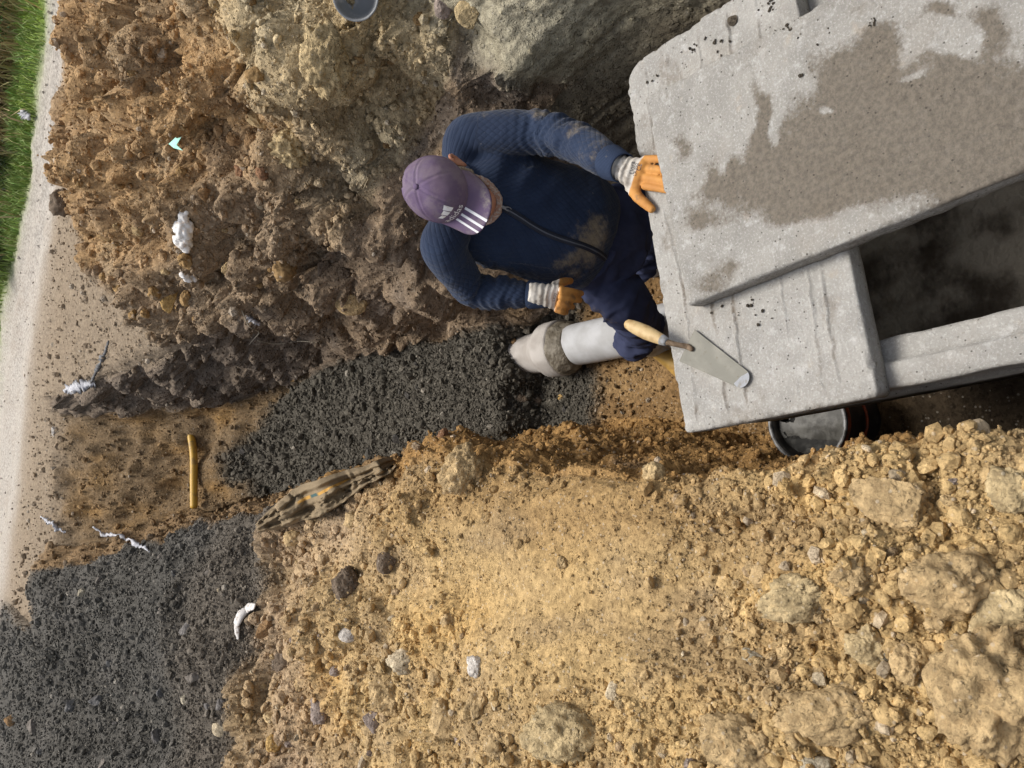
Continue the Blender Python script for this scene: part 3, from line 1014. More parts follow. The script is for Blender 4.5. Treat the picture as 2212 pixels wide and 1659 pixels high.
V, F = loft([chip + [0, 0, .0004], chip + [0, 0, .0012]])
shift(build('bright_tip', V, F, MAT_STEEL, tr, False), tr)
tb = .5 * (b1 + b2) + ax * .012 + [0, 0, .006]
fe = at_z(1441, 739, -.050)
shift(build('tang', *tube([tb + ax * .01, tb - ax * .005, .5 * (tb + fe) + [0, 0, .002], fe], [.007, .008, .007, .008], 12), simple('rusty_steel', (.11, .075, .045), .8, (.2, .14, .09), 60, .4, .6, 120, .6, .003), tr), tr)
bt = at_z(1352, 698, -.035)
hd = (bt - fe) / np.linalg.norm(bt - fe)
L_ = np.linalg.norm(bt - fe)
shift(build('ferrule', *lathe(fe, hd, [(0, .004), (0, .010), (.004, .0125), (.018, .0150), (.020, .0145)], 24), MAT_STEEL, tr), tr)
hp = [(.016, .0145), (.03, .0162), (.05, .0185), (L_ * .5, .0200), (L_ * .75, .0185), (L_ - .02, .0165), (L_ - .006, .0135), (L_, .008), (L_ + .001, .001)]
shift(build('handle', *lathe(fe, hd, hp, 28), MAT_WOOD, tr), tr)

# ------------------------------------------------------------------ yellow pipe across the trench end
p0, _ = ground_hit(404, 880)
p1, _ = ground_hit(420, 1092)
pm = at_y(411, 985, 6.93)
N_ = Nodes('dirty_yellow_plastic')
c_ = N_.mix(N_.ramp(N_.noise(9, 6), .5, .66), (.52, .31, .045), (.30, .18, .05))
c_ = N_.mix(N_.ramp(N_.noise(30, 6, .7), .6, .7), c_, (.16, .11, .06))
MAT_YEL = N_.done(c_, .5, N_.bump(N_.noise(60), .2, .002), None, .4)
p0 = at_y(404, 880, 6.95)
p1 = at_y(419, 1092, 6.62)
pm = .5 * (p0 + p1) + [0, -.02, -.02]
o = build('gas_pipe', *tube([p0, .5 * (p0 + pm), pm, .5 * (p1 + pm), p1], .031, 20, 30), MAT_YEL)
tag(o, 'dirty yellow plastic pipe crossing the far end of the trench', 'pipe')

# ------------------------------------------------------------------ the man in the trench
DEPTHS = {}


def fuse(parts, voxel, smooth=6, factor=.5):
    """closed shapes -> one continuous surface"""
    V, F = merge(*parts)
    me = bpy.data.meshes.new('tmp')
    me.from_pydata([tuple(v) for v in V], [], F)
    me.update()
    ob = bpy.data.objects.new('tmp', me)
    COL.objects.link(ob)
    m = ob.modifiers.new('r', 'REMESH')
    m.mode = 'VOXEL'
    m.voxel_size = voxel
    m.use_smooth_shade = True
    s = ob.modifiers.new('s', 'SMOOTH')
    s.factor = factor
    s.iterations = smooth
    dg = bpy.context.evaluated_depsgraph_get()
    dg.update()
    ev = ob.evaluated_get(dg)
    m2 = bpy.data.meshes.new_from_object(ev)
    n = len(m2.vertices)
    co = np.empty(n * 3, np.float32)
    m2.vertices.foreach_get('co', co)
    no = np.empty(n * 3, np.float32)
    m2.vertices.foreach_get('normal', no)
    faces = [tuple(p.vertices) for p in m2.polygons]
    bpy.data.objects.remove(ob)
    bpy.data.meshes.remove(me)
    bpy.data.meshes.remove(m2)
    return co.reshape(-1, 3), no.reshape(-1, 3), faces


def nearest_on_path(V, path):
    """arc length along a polyline, distance from it, nearest segment direction"""
    best = np.full(len(V), 1e9)
    arc = np.zeros(len(V))
    dirs = np.zeros((len(V), 3))
    off = np.zeros((len(V), 3))
    s0 = 0
    for a, b in zip(path[:-1], path[1:]):
        d = b - a
        L = np.linalg.norm(d)
        t = np.clip(((V - a) @ d) / L ** 2, 0, 1)
        q = a + t[:, None] * d
        dist = np.linalg.norm(V - q, axis=1)
        m = dist < best
        best[m] = dist[m]
        arc[m] = s0 + t[m] * L
        dirs[m] = d / L
        off[m] = (V - q)[m]
        s0 += L
    return arc, best, dirs, off


SH = at_y(1008, 425, 2.10)                   # between the shoulders
HIP = at_y(1266, 505, 2.02)
UPT = (SH - HIP) / np.linalg.norm(SH - HIP)
# the body faces the camera, turned a little to its right
FACE = np.array([-.42, -1.0, 0])
FACE = FACE - UPT * (FACE @ UPT)
FACE /= np.linalg.norm(FACE)
SIDE = np.cross(UPT, FACE)                   # towards the man's left = right of the upright view
SIDE /= np.linalg.norm(SIDE)
if SIDE[0] < 0:
    SIDE = -SIDE


def tor(t, sx=0.0, fy=0.0):
    return HIP + (SH - HIP) * t + SIDE * sx + FACE * fy


SHR = at_y(1012, 300, 2.08)                  # his left shoulder (right in the upright view)
ELR = at_y(1190, 290, 1.83)
WRR = at_z(1333, 357, -.050)
SHL = at_y(958, 535, 2.10)
ELL = at_y(1022, 628, 2.16)
WRL = at_y(1168, 637, 1.97)
HEAD = at_y(950, 412, 1.95)
NECK = at_y(985, 420, 2.10)

# jacket: torso + sleeves fused
tr_rings = []
for t, hw, hd, fy in ((-.06, .160, .115, .02), (-.03, .188, .145, .02), (.02, .204, .160, .025), (.12, .212, .172, .035), (.28, .214, .172, .035), (.45, .210, .160, .022), (.62, .210, .146, .01), (.78, .210, .130, .0),
                      (.92, .205, .118, -.005), (1.0, .165, .100, -.01), (1.07, .105, .085, -.01), (1.12, .075, .072, -.005)):
    tr_rings.append(ring(tor(t, 0, fy), SIDE * hw, FACE * hd, 32, 2.3))
torso = loft(tr_rings)
wd_R = (WRR - ELR) / np.linalg.norm(WRR - ELR)
wd_L = (WRL - ELL) / np.linalg.norm(WRL - ELL)
slR = tube([SHR + SIDE * -.05, SHR + UPT * -.01, .5 * (SHR + ELR) + SIDE * .012, ELR, .5 * (ELR + WRR) + SIDE * .01, WRR - wd_R * .075], [.078, .081, .074, .066, .059, .053], 20, 30)
slL = tube([SHL + SIDE * .05, SHL, .5 * (SHL + ELL) - SIDE * .01, ELL, .5 * (ELL + WRL), WRL - wd_L * .075], [.074, .075, .068, .060, .055, .052], 20, 30)
JV, JN, JF = fuse([torso, slR, slL], .0075, 7)
JV = JV.astype(float)
# fold and quilt coordinates
pR = np.array([SHR, ELR, WRR])
pL = np.array([SHL, ELL, WRL])
aR, dR, dirR, oR = nearest_on_path(JV, pR)
aL, dL, dirL, oL = nearest_on_path(JV, pL)
rel = JV - HIP
tx, ty, tz = rel @ SIDE, rel @ FACE, rel @ UPT
dT = np.sqrt((tx / 1.0) ** 2 + (ty / .75) ** 2)
onR = sstep(.02, .10, aR) * (dR < .105)
onL = sstep(.02, .10, aL) * (dL < .105)
onR = onR * sstep(-.03, .03, (JV - tor(1.0)) @ SIDE - .16)
onL = onL * sstep(-.03, .03, -((JV - tor(1.0)) @ SIDE) - .16)
onR = np.where((aR > .2) & (dR < .1), 1, onR)
onL = np.where((aL > .2) & (dL < .1) & (dR > .12), 1, onL)
arm = np.maximum(onR, onL)


def sleeve_uv(arc, dirs, off):
    up = np.array([0, 0, 1.])
    a = np.cross(dirs, up)
    a /= np.linalg.norm(a, axis=1, keepdims=True) + 1e-9
    b = np.cross(a, dirs)
    return np.arctan2((off * a).sum(1), (off * b).sum(1)) * .07, arc


uR, vR = sleeve_uv(aR, dirR, oR)
uL, vL = sleeve_uv(aL, dirL, oL)
quv = np.stack([np.arctan2(tx, np.maximum(ty, -9) + .0) * .20, tz, np.zeros(len(JV))], -1)
quv[onR > .5, 0], quv[onR > .5, 1] = uR[onR > .5], vR[onR > .5]
quv[onL > .5, 0], quv[onL > .5, 1] = uL[onL > .5], vL[onL > .5]
# creases: rings round the sleeves, drapes on the belly, a blouson waist
LR, LL = np.linalg.norm(SHR - ELR), np.linalg.norm(SHL - ELL)
cr = np.zeros(len(JV))
for on, arc, u, Lh in ((onR, aR, uR, LR), (onL, aL, uL, LL)):
    ph = arc * 210 + 2.2 * np.sin(u * 40) + 4 * vnoise(JV * 9, 3)
    w = np.exp(-((arc - Lh) / .09) ** 2) + .7 * np.exp(-((arc - Lh - .13) / .07) ** 2)
    cr += on * w * (.0032 * np.sin(ph) + .011 * vnoise(np.stack([arc * 34, u * 12, arc * 0], -1), 7))
body_w = (1 - arm)
drape = fbm(np.stack([tx * 5 + tz * 3, tz * 9, ty * 3], -1), 1.0, 3, 17)
cr += body_w * .010 * drape
cr += body_w * .006 * np.sin(tz * 75 + 3 * vnoise(JV * 5, 4)) * np.exp(-((tz - .10) / .07) ** 2) * sstep(.05, .2, np.abs(tx))
cr += .0030 * fbm(JV, 18, 3, 9)
# diagonal pull from the right armpit
cr += body_w * .006 * np.sin((tx * .6 + tz) * 60) * np.exp(-(((tx - .14) / .08) ** 2 + ((tz - .36) / .10) ** 2))
JV = JV + JN * cr[:, None]
hem = (tz < .035) * (1 - arm)
mud = np.exp(-(((tx + .02) / .15) ** 2 + ((tz - .10) / .10) ** 2)) * (ty > 0) * (1 - arm)
mud = np.maximum(mud, .8 * np.exp(-(((tx + .10) / .10) ** 2 + ((tz - .13) / .12) ** 2)) * (ty > 0) * (1 - arm))
mud = np.maximum(mud, onR * .72 * sstep(.02, .06, oR @ np.array([.8, 0, .6])) * (.5 + .5 * np.sin(aR * 30)))
mud = np.maximum(mud, onL * .45 * sstep(LL + .05, LL + .2, aL))
mud = np.maximum(mud, onR * .55 * sstep(LR + .18, LR + .24, aR))

N = Nodes('navy_quilted_cotton')
q = N.n('ShaderNodeSeparateXYZ')
N.put(q.inputs[0], N.attr('quv', 'Vector'))
K = math.pi / .021
sa = N.math('ABSOLUTE', N.math('SINE', N.math('MULTIPLY', N.math('ADD', q.outputs[0], N.math('MULTIPLY', q.outputs[1], .72)), K)))
sb = N.math('ABSOLUTE', N.math('SINE', N.math('MULTIPLY', N.math('SUBTRACT', q.outputs[0], N.math('MULTIPLY', q.outputs[1], .72)), K)))
pil = N.math('POWER', N.math('MULTIPLY', sa, sb), .38)
c = N.mix(N.ramp(N.noise(9, 5), .35, .65), (.014, .024, .052), (.019, .032, .066))
c = N.mix(N.ramp(pil, .0, .35, .55, 0), c, (.006, .009, .018))
mm = N.math('ADD', N.attr('mud', 'Fac'), N.math('MULTIPLY', N.math('SUBTRACT', N.noise(24, 8, .72), .5), 1.5))
c = N.mix(N.ramp(mm, .50, 1.10, 0, .85), c, (.25, .20, .13))
c = N.mix(N.ramp(N.noise(150, 3, .6), .74, .78, 0, .7), c, (.5, .47, .4))
nb = N.bump(pil, .5, .0035)
nb = N.bump(N.noise(300, 4, .6), .25, .001, nb)
MAT_JACKET = N.done(c, .88, nb, None, .2)
N.b.inputs['Sheen Weight'].default_value = .12
N.b.inputs['Sheen Roughness'].default_value = .5

person = thing('person', 'man in a navy quilted jacket, purple cap and orange gloves standing in the trench', 'person', (HIP[0], HIP[1] + .2, -1.12))


def part(name, V, F, mat, parent=person, **kw):
    o = build(name, V, F, mat, None, **kw)
    if parent is not person:
        o.parent = parent
        o.matrix_parent_inverse = Matrix()
    o.parent = parent
    return shift(o, person)


jacket = part('jacket', JV, JF, MAT_JACKET, attr={'quv': quv, 'mud': mud})
MAT_RIB = None
N = Nodes('ribbed_navy_knit')
q = N.n('ShaderNodeSeparateXYZ')
N.put(q.inputs[0], N.attr('quv', 'Vector'))
st = N.math('SINE', N.math('MULTIPLY', q.outputs[0], 1700))
c = N.mix(N.ramp(st, -.6, .8), (.016, .025, .052), (.040, .060, .11))
c = N.mix(N.ramp(N.noise(40, 6, .7), .62, .72, 0, .7), c, (.28, .24, .17))
MAT_RIB = N.done(c, .9, N.bump(st, .5, .0015), None, .2)


def cuff(wrist, frm, r0, r1, length):
    d = (wrist - frm) / np.linalg.norm(wrist - frm)
    a, b = frame_of(d)
    rings, uv = [], []
    n = 40
    for s, r in ((-.012, r0 * .95), (0, r0 + .002), (length * .3, r0), (length * .75, r1 + .001), (length, r1), (length + .002, r1 - .004), (length - .02, r1 - .006)):
        rings.append(ring(wrist + d * (s - length * .55), a * r, b * r, n))
        uv.append(np.stack([np.arange(n) * 2 * math.pi * r0 / n, np.full(n, s), np.zeros(n)], -1))
    V, F = loft(rings, False)
    return V, F, np.concatenate(uv)


for w, f, r0_, r1_ in ((WRR, ELR, .049, .043), (WRL, ELL, .049, .044)):
    V, F, uv = cuff(w, f, r0_, r1_, .062)
    part('cuff', V, F, MAT_RIB, jacket, attr={'quv': uv})

# trousers
PEL = HIP - UPT * .03
KNL = at_y(1352, 660, 1.98)
ANL = at_z(1404, 742, -1.02)
KNR = PEL + np.array([.17, -.02, -.30])
ANR = at_z(1388, 572, -1.02)
TR = [ring(PEL + UPT * s + FACE * f, SIDE * w, FACE * d, 28, 2.2) for s, w, d, f in ((.10, .17, .13, .02), (.04, .19, .145, .02), (-.05, .195, .15, .015), (-.14, .18, .135, .01), (-.19, .12, .09, 0))]
hipL = PEL - SIDE * .095 - UPT * .06
hipR = PEL + SIDE * .10 - UPT * .06
lgL = tube([hipL, .5 * (hipL + KNL) - SIDE * .012, KNL, .45 * KNL + .55 * ANL, ANL + (0, .0, .12)], [.105, .105, .090, .078, .060], 22, 34)
lgR = tube([hipR, .5 * (hipR + KNR), KNR, .45 * KNR + .55 * ANR, ANR + (0, 0, .02)], [.108, .102, .085, .078, .066], 22, 34)
TV, TN, TF = fuse([loft(TR), lgL, lgR], .0075, 5)
TV = TV.astype(float)
aa, dd, di, oo = nearest_on_path(TV, np.array([hipL, KNL, ANL]))
a2, d2_, di2, oo2 = nearest_on_path(TV, np.array([hipR, KNR, ANR]))
use2 = d2_ < dd
aa = np.where(use2, a2, aa)
oo = np.where(use2[:, None], oo2, oo)
ph = aa * 95 + (oo @ SIDE) * 55 + 3.5 * vnoise(TV * 6, 5)
w = .35 + .9 * sstep(.22, .5, aa)
rdg = (1 - np.abs(fbm(np.stack([(oo @ SIDE) * 5 + aa * 3, aa * 10, (oo @ FACE) * 5], -1), 1.3, 2, 15))) ** 5
hemf = sstep(.48, .60, aa)
TV = TV + TN * (.020 * (rdg - .35) + hemf * .006 * np.sin(aa * 190 + 2.5 * vnoise(TV * 12, 4)))[:, None]
TV = TV + TN * (w * (.013 * np.abs(np.sin(ph * .6)) ** .7 + .013 * fbm(TV, 11, 3, 6)) + .002 * fbm(TV, 40, 2, 8))[:, None]
tm = .35 + .45 * vnoise(TV * 7, 9)
N = Nodes('navy_work_trousers')
c = N.mix(N.ramp(N.noise(8, 5), .35, .65), (.024, .030, .066), (.038, .046, .094))
mm = N.math('ADD', N.attr('mud', 'Fac'), N.math('MULTIPLY', N.math('SUBTRACT', N.noise(20, 8, .7), .5), 1.6))
c = N.mix(N.ramp(mm, .75, 1.15, 0, .65), c, (.20, .15, .09))
MAT_TROUSER = N.done(c, .85, N.bump(N.noise(60, 6), .25, .003), None, .25)
part('trousers', TV, TF, MAT_TROUSER, attr={'mud': tm})

# boots and socks
MAT_BOOT = simple('yellow_boot_leather', (.50, .31, .075), .55, (.34, .2, .06), 20, .45, .65, 80, .2, .001)
MAT_SOLE = simple('boot_sole', (.04, .035, .03), .8)
MAT_SOCK = simple('pale_plastic_legging', (.50, .52, .56), .5, (.36, .36, .37), 22, .45, .65, 40, .6, .006)
for an, toe in ((ANL, at_z(1475, 800, -1.09)), (ANR, at_z(1470, 560, -1.09))):
    part('legging', *tube([an + (0, 0, .08), an + (0, -.005, .02), an + (.004, -.015, -.045)], [.056, .060, .058], 18, 12), MAT_SOCK)
    heel = an + np.array([.0, .035, -.09])
    fd = toe - heel
    fd[2] = 0
    fd /= np.linalg.norm(fd)
    sdv = np.cross((0, 0, 1), fd)
    rs = []
    for s, w_, h_ in ((-.035, .022, .05), (-.02, .036, .085), (.02, .040, .10), (.07, .042, .085), (.12, .046, .065), (.17, .050, .055), (.22, .046, .045), (.25, .034, .034), (.268, .016, .018)):
        loop = []
        for th in np.linspace(0, 2 * math.pi, 20, endpoint=False):
            loop.append(heel + fd * s + sdv * w_ * math.cos(th) + np.array([0, 0, 1.]) * (h_ * max(math.sin(th), -.35)))
        rs.append(np.array(loop))
    boot = part('boot', *loft(rs), MAT_BOOT)
    so = []
    for s, w_ in ((-.04, .024), (-.02, .040), (.06, .045), (.15, .054), (.21, .051), (.25, .038), (.275, .018)):
        so.append(np.array([heel + fd * s + sdv * w_ * x + np.array([0, 0, z]) for x, z in ((-1, -.036), (1, -.036), (1, -.010), (-1, -.010))]))
    part('sole', *loft(so), MAT_SOLE, boot, smooth=False)

# gloves
N = Nodes('orange_coated_glove')
c = N.mix(N.ramp(N.noise(26, 5), .35, .65), (.54, .255, .065), (.44, .195, .05))
fade = N.math('ADD', N.attr('knit', 'Fac'), N.math('MULTIPLY', N.math('SUBTRACT', N.noise(30, 5), .5), .35))
kn = N.mix(N.ramp(N.noise(22, 6), .35, .7), (.66, .62, .56), (.46, .42, .36))
c = N.mix(N.ramp(fade, .35, .65), c, kn)
c = N.mix(N.math('MULTIPLY', N.attr('dirt', 'Fac'), N.ramp(N.noise(40, 6, .7), .4, .6)), c, (.12, .085, .055))
MAT_GLOVE = N.done(c, .7, N.bump(N.noise(120, 5, .7), .3, .0015), None, .3)


def glove(wrist, palm, fingers, thumb, label_dirt, cuff_from, pw=.045):
    """wrist, palm points; fingers: list of joint point lists; all fused into one glove"""
    parts = []
    d = palm - wrist
    d /= np.linalg.norm(d)
    up = np.array([0, 0, 1.])
    nrm_ = fingers['normal'] / np.linalg.norm(fingers['normal'])
    sv = np.cross(d, nrm_)
    sv /= np.linalg.norm(sv)
    L = np.linalg.norm(palm - wrist)
    rs = []
    for s, w_, h_ in ((-.055, .031, .029), (-.03, .035, .032), (0, .037, .031), (.25, .040, .027), (.6, pw, .022), (1.0, pw + .001, .018), (1.12, pw * .8, .012)):
        s2 = s if s < 0 else s * L
        rs.append(ring(wrist + d * s2, sv * w_, nrm_ * h_, 22, 2.4))
    parts.append(loft(rs))
    for f in fingers['joints']:
        parts.append(tube(f, [.0125, .0115, .0105, .0095][:len(f)] if len(f) < 5 else .012, 12, 16))
    parts.append(tube(thumb, [.019, .0165, .0145, .012], 14, 18))
    V, Nn, F = fuse(parts, .0032, 7)
    V = V.astype(float)
    s = (V - wrist) @ d
    wr = np.exp(-((s - .0) / .035) ** 2)
    V = V + Nn * (wr * .0022 * np.sin(s * 320 + 2 * vnoise(V * 30, 2)) + .0007 * fbm(V, 90, 2, 3))[:, None]
    knit = sstep(L * .95, L * .45, s)
    tips = fingers.get('dirty')
    dirt = .6 * sstep(-.1, .5, fbm(V, 28, 3, 5))
    if tips is not None:
        for t in tips:
            dirt = np.maximum(dirt, .9 * np.exp(-(np.linalg.norm(V - t, axis=1) / .014) ** 2))
    return V, F, knit, dirt


ZS = -.10
PALR = at_z(1388, 380, -.078)
nR = np.array([-.10, -.12, 1.0])
jR = []
for a_, b_, e_ in (((1392, 345), (1415, 343), (1440, 345)), ((1395, 365), (1420, 366), (1448, 370)), ((1396, 384), (1421, 388), (1448, 393)), ((1394, 402), (1418, 406), (1444, 411))):
    jR.append([at_z(*a_, -.080), at_z(*b_, -.082), at_z(*e_, -.086)])
thR = [at_z(1362, 400, -.075), at_z(1378, 425, -.078), at_z(1394, 440, -.082), at_z(1408, 452, -.086)]
V, F, kn_, di_ = glove(at_z(1352, 367, -.060), PALR, {'normal': nR, 'joints': jR}, thR, 0, ELR)
gR = part('glove', V, F, MAT_GLOVE, attr={'knit': kn_, 'dirt': di_})
gR['label'] = 'glove resting flat on the slab, thumb spread'
WL2 = at_y(1176, 637, 1.935)
PALL = at_y(1212, 644, 1.90)
nL = np.array([-.45, -.75, .45])
jL = []
for a_, b_, e_, yy in (((1212, 626), (1233, 629), (1256, 634), 1.865), ((1212, 641), (1232, 645), (1252, 649), 1.865), ((1209, 656), (1224, 660), (1236, 663), 1.875), ((1203, 668), (1214, 673), (1222, 675), 1.885)):
    jL.append([at_y(*a_, yy), at_y(*b_, yy - .008), at_y(*e_, yy + .012)])
thL = [at_y(1195, 622, 1.92), at_y(1210, 612, 1.92), at_y(1222, 608, 1.93), at_y(1232, 607, 1.94)]
V, F, kn_, di_ = glove(WL2, PALL, {'normal': nL, 'joints': jL, 'dirty': [jL[0][2], jL[0][1] * .4 + jL[0][2] * .6]}, thL, 1, ELL)
gL = part('glove', V, F, MAT_GLOVE, attr={'knit': kn_, 'dirt': di_})
gL['label'] = 'glove pressed on the thigh with two fingers out'

# body (skin): head, neck, trunk, arms and legs as one continuous surface
# the head is nodded towards the camera and tilted to his left
vcam = EYE - HEAD
vcam /= np.linalg.norm(vcam)
ui = UPV - vcam * (UPV @ vcam)
ui /= np.linalg.norm(ui)
ri = np.cross(ui, vcam)
ri = ri if ri[0] > 0 else -ri
TLT, NOD = math.radians(10), math.radians(47)
ui = ui * math.cos(TLT) + ri * math.sin(TLT)
HF = vcam * math.cos(NOD) - ui * math.sin(NOD)
HU = vcam * math.sin(NOD) + ui * math.cos(NOD)
HS = np.cross(HF, HU)
HS /= np.linalg.norm(HS)
HF, HS = HF * math.cos(.32) + HS * math.sin(.32), HS * math.cos(.32) - HF * math.sin(.32)
HS, HF, HU = HS * 1.13, HF * 1.13, HU * 1.13
HC = HEAD - HU * .03


def hp_(x, f, u):
    return HC + HS * x + HF * f + HU * u


def ell(c, ax, ay, az, n=16):
    rs = []
    for ph in np.linspace(-math.pi / 2, math.pi / 2, n)[1:-1]:
        rs.append(ring(c + az * math.sin(ph), ax * math.cos(ph), ay * math.cos(ph), 22))
    return loft(rs)


skull = ell(hp_(0, -.014, .03), HS * .074, HF * .090, HU * .080)
face = ell(hp_(0, .036, -.042), HS * .064, HF * .056, HU * .080)
jaw = ell(hp_(0, .050, -.095), HS * .050, HF * .045, HU * .035)
cheekL, cheekR = (ell(hp_(s * .038, .068, -.045), HS * .026, HF * .024, HU * .028, 10) for s in (-1, 1))
nose = tube([hp_(0, .090, .008), hp_(0, .112, -.028), hp_(0, .106, -.045)], [.010, .014, .013], 10, 10)
brow = tube([hp_(-.042, .066, .008), hp_(0, .080, .010), hp_(.042, .066, .008)], [.010, .011, .010], 10, 12)
lips = tube([hp_(-.022, .086, -.075), hp_(0, .096, -.074), hp_(.022, .086, -.075)], [.007, .010, .007], 8, 10)
ears = []
for s in (-1, 1):
    ears.append(ell(hp_(s * .080, -.012, -.012), HS * .009 + HF * -.006, HF * .017 + HU * .004, HU * .033, 10))
    ears.append(tube([hp_(s * .084, -.022, -.03), hp_(s * .092, -.032, .0), hp_(s * .090, -.020, .02), hp_(s * .082, .0, .015)], [.006, .0065, .0065, .005], 8, 16))
neck = tube([hp_(0, -.02, -.02), .5 * (hp_(0, -.03, -.06) + NECK), NECK - UPT * .06], [.062, .060, .066], 18, 14)
trunk = loft([ring(tor(t, 0, fy), SIDE * w, FACE * d, 24, 2.2) for t, w, d, fy in ((-.05, .14, .09, .02), (.12, .185, .14, .03), (.45, .170, .125, .02), (.8, .145, .09, 0), (.95, .10, .06, 0), (1.05, .06, .05, 0))])
armR = tube([tor(.86, .10), SHR - SIDE * .03 - UPT * .03, ELR, WRR], [.036, .034, .034, .028], 14, 30)
armL = tube([tor(.86, -.10), SHL + SIDE * .03 - UPT * .03, ELL, WRL], [.036, .034, .034, .028], 14, 30)
legL = tube([hipL, KNL, ANL, ANL - (0, 0, .06)], [.085, .058, .040, .038], 14, 24)
legR = tube([hipR, KNR, ANR, ANR - (0, 0, .06)], [.085, .058, .040, .038], 14, 24)
BV, BN, BF = fuse([skull, face, jaw, cheekL, cheekR, nose, brow, lips, *ears, neck, trunk, armR, armL, legL, legR], .0045, 3)
N = Nodes('weathered_skin')
c = N.mix(N.ramp(N.noise(40, 5), .35, .65), (.46, .225, .14), (.38, .165, .10))
MAT_SKIN = N.done(c, .55, N.bump(N.noise(130, 5), .25, .001), None, .4)
N.b.inputs['Subsurface Weight'].default_value = .08
N.b.inputs['Subsurface Radius'].default_value = (.01, .004, .002)
part('body', BV, BF, MAT_SKIN)
MAT_EYE = simple('eye_white', (.7, .68, .64), .3)
for s in (-1, 1):
    part('eye', *ell(hp_(s * .031, .088, .0), HS * .011, HF * .010, HU * .009, 8), MAT_EYE)

# hair under the cap, short grey beard
MAT_HAIR = simple('grey_hair', (.42, .36, .28), .8, (.27, .21, .15), 90, .4, .6, 240, 1.0, .006)
MAT_BEARD = simple('white_beard', (.50, .42, .36), .85, (.40, .22, .15), 130, .40, .60, 330, 1.0, .006)
hair = ell(hp_(0, -.030, .005), HS * .0815, HF * .087, HU * .072)
HVv, HNn, HFf = fuse([hair, tube([hp_(-.072, .012, .0), hp_(-.072, .012, -.05)], [.012, .008], 8, 6), tube([hp_(.072, .012, .0), hp_(.072, .012, -.05)], [.012, .008], 8, 6)], .004, 2)
HVv = HVv + HNn * (.0022 * fbm(HVv, 130, 2, 5))[:, None]
part('hair', HVv, HFf, MAT_HAIR)
bp = []
for s in (-1, 1):
    bp.append(tube([hp_(s * .066, .022, -.045), hp_(s * .062, .045, -.085), hp_(s * .036, .078, -.118), hp_(0, .092, -.124)], [.007, .011, .0125, .013], 12, 18))
    bp.append(tube([hp_(s * .034, .084, -.068), hp_(0, .104, -.060)], [.006, .009], 8, 8))
BVv, BNn, BFf = fuse(bp, .004, 2)
BVv = BVv + BNn * (.0028 * fbm(BVv, 150, 2, 6))[:, None]
part('beard', BVv, BFf, MAT_BEARD)

# collar, undershirt, zip
MAT_SHIRT = simple('royal_blue_shirt', (.02, .03, .16), .8)
MAT_WHITE = simple('pale_vest', (.55, .56, .60), .8, (.4, .4, .44), 20)
rs = [ring(tor(t, 0, f), SIDE * w, FACE * d, 30) for t, w, d, f in ((.93, .13, .112, .0), (1.02, .095, .098, .0), (1.09, .080, .084, 0), (1.10, .076, .079, 0), (1.05, .077, .080, 0))]
part('undershirt', *loft(rs, False), MAT_SHIRT)
PERSON_V = JV


def front_point(t, sx):
    """point on the front of the jacket"""
    o_ = Vector(tor(t, sx, .6))
    hit, loc, no, i_ = jk_bvh.ray_cast(o_, Vector(-FACE))[0:4] if False else (None, None, None, None)
    return None


from mathutils.bvhtree import BVHTree
JB = BVHTree.FromPolygons([Vector(v) for v in JV], JF)


def on_front(t, sx, lift=.001):
    loc, no, i_, d_ = JB.ray_cast(Vector(tor(t, sx, .6)), Vector(-FACE))
    return np.array(loc) + np.array(no) * lift, np.array(no)


zp, zw = [], []
for t in np.linspace(.84, .0, 40):
    sx = -.055 + .055 * t / .84 + .008 * math.sin(t * 9)
    p, n_ = on_front(t, sx, .0015)
    zp.append(p)
zp = np.array(zp)
MAT_ZIP = simple('black_zip_tape', (.012, .015, .026), .7)
MAT_ZIP2 = simple('grey_zip_teeth', (.10, .11, .13), .45, metal=.3)
V, F = [], []
rs = []
for i_, p in enumerate(zp):
    d_ = zp[min(i_ + 1, 39)] - zp[max(i_ - 1, 0)]
    s_ = np.cross(d_, FACE)
    s_ /= np.linalg.norm(s_)
    rs.append(np.array([p - s_ * .012 - FACE * .004, p - s_ * .011 + FACE * .003, p - s_ * .004 + FACE * .0055, p + s_ * .004 + FACE * .0055, p + s_ * .011 + FACE * .003, p + s_ * .012 - FACE * .004]))
V, F = loft(rs)
zipper = part('zip', V, F, MAT_JACKET if False else MAT_ZIP, jacket)
part('zip_teeth', *tube(zp[::3] + FACE * .004, .0028, 8, 60), MAT_ZIP2, jacket)
p = zp[0] + FACE * .008
part('zip_pull', *merge(boxy(p, SIDE * .005, UPT * .009, FACE * .003, .0015), tube([p - UPT * .008 + FACE * .003 + SIDE * .006 * math.cos(a_) + UPT * (.012 * math.sin(a_) - .008) for a_ in np.linspace(0, 6.0, 9)], .0016, 6, 24)), MAT_STEEL, jacket)
# open neck: two lapels of the collar and the pale vest between them
vv = []
for t in np.linspace(.86, 1.06, 8):
    w_ = .002 + .05 * (t - .86) / .2
    c_, n_ = on_front(min(t, .97), 0, .003)
    c_ = c_ if t <= .97 else tor(t, 0, .10 - .12 * (t - .97))
    vv.append(np.array([c_ - SIDE * w_, c_ + FACE * .003, c_ + SIDE * w_, c_ - FACE * .01]))
part('vest', *loft(vv), MAT_WHITE)
for s in (-1, 1):
    pts = [on_front(.85, s * .006, .004)[0], on_front(.93, s * .03, .005)[0], tor(1.03, s * .062, .075), tor(1.10, s * .088, .02), tor(1.12, s * .06, -.07)]
    part('collar', *tube(pts, [.008, .012, .014, .014, .012], 10, 30, flat=.6), MAT_JACKET, jacket, attr=None)

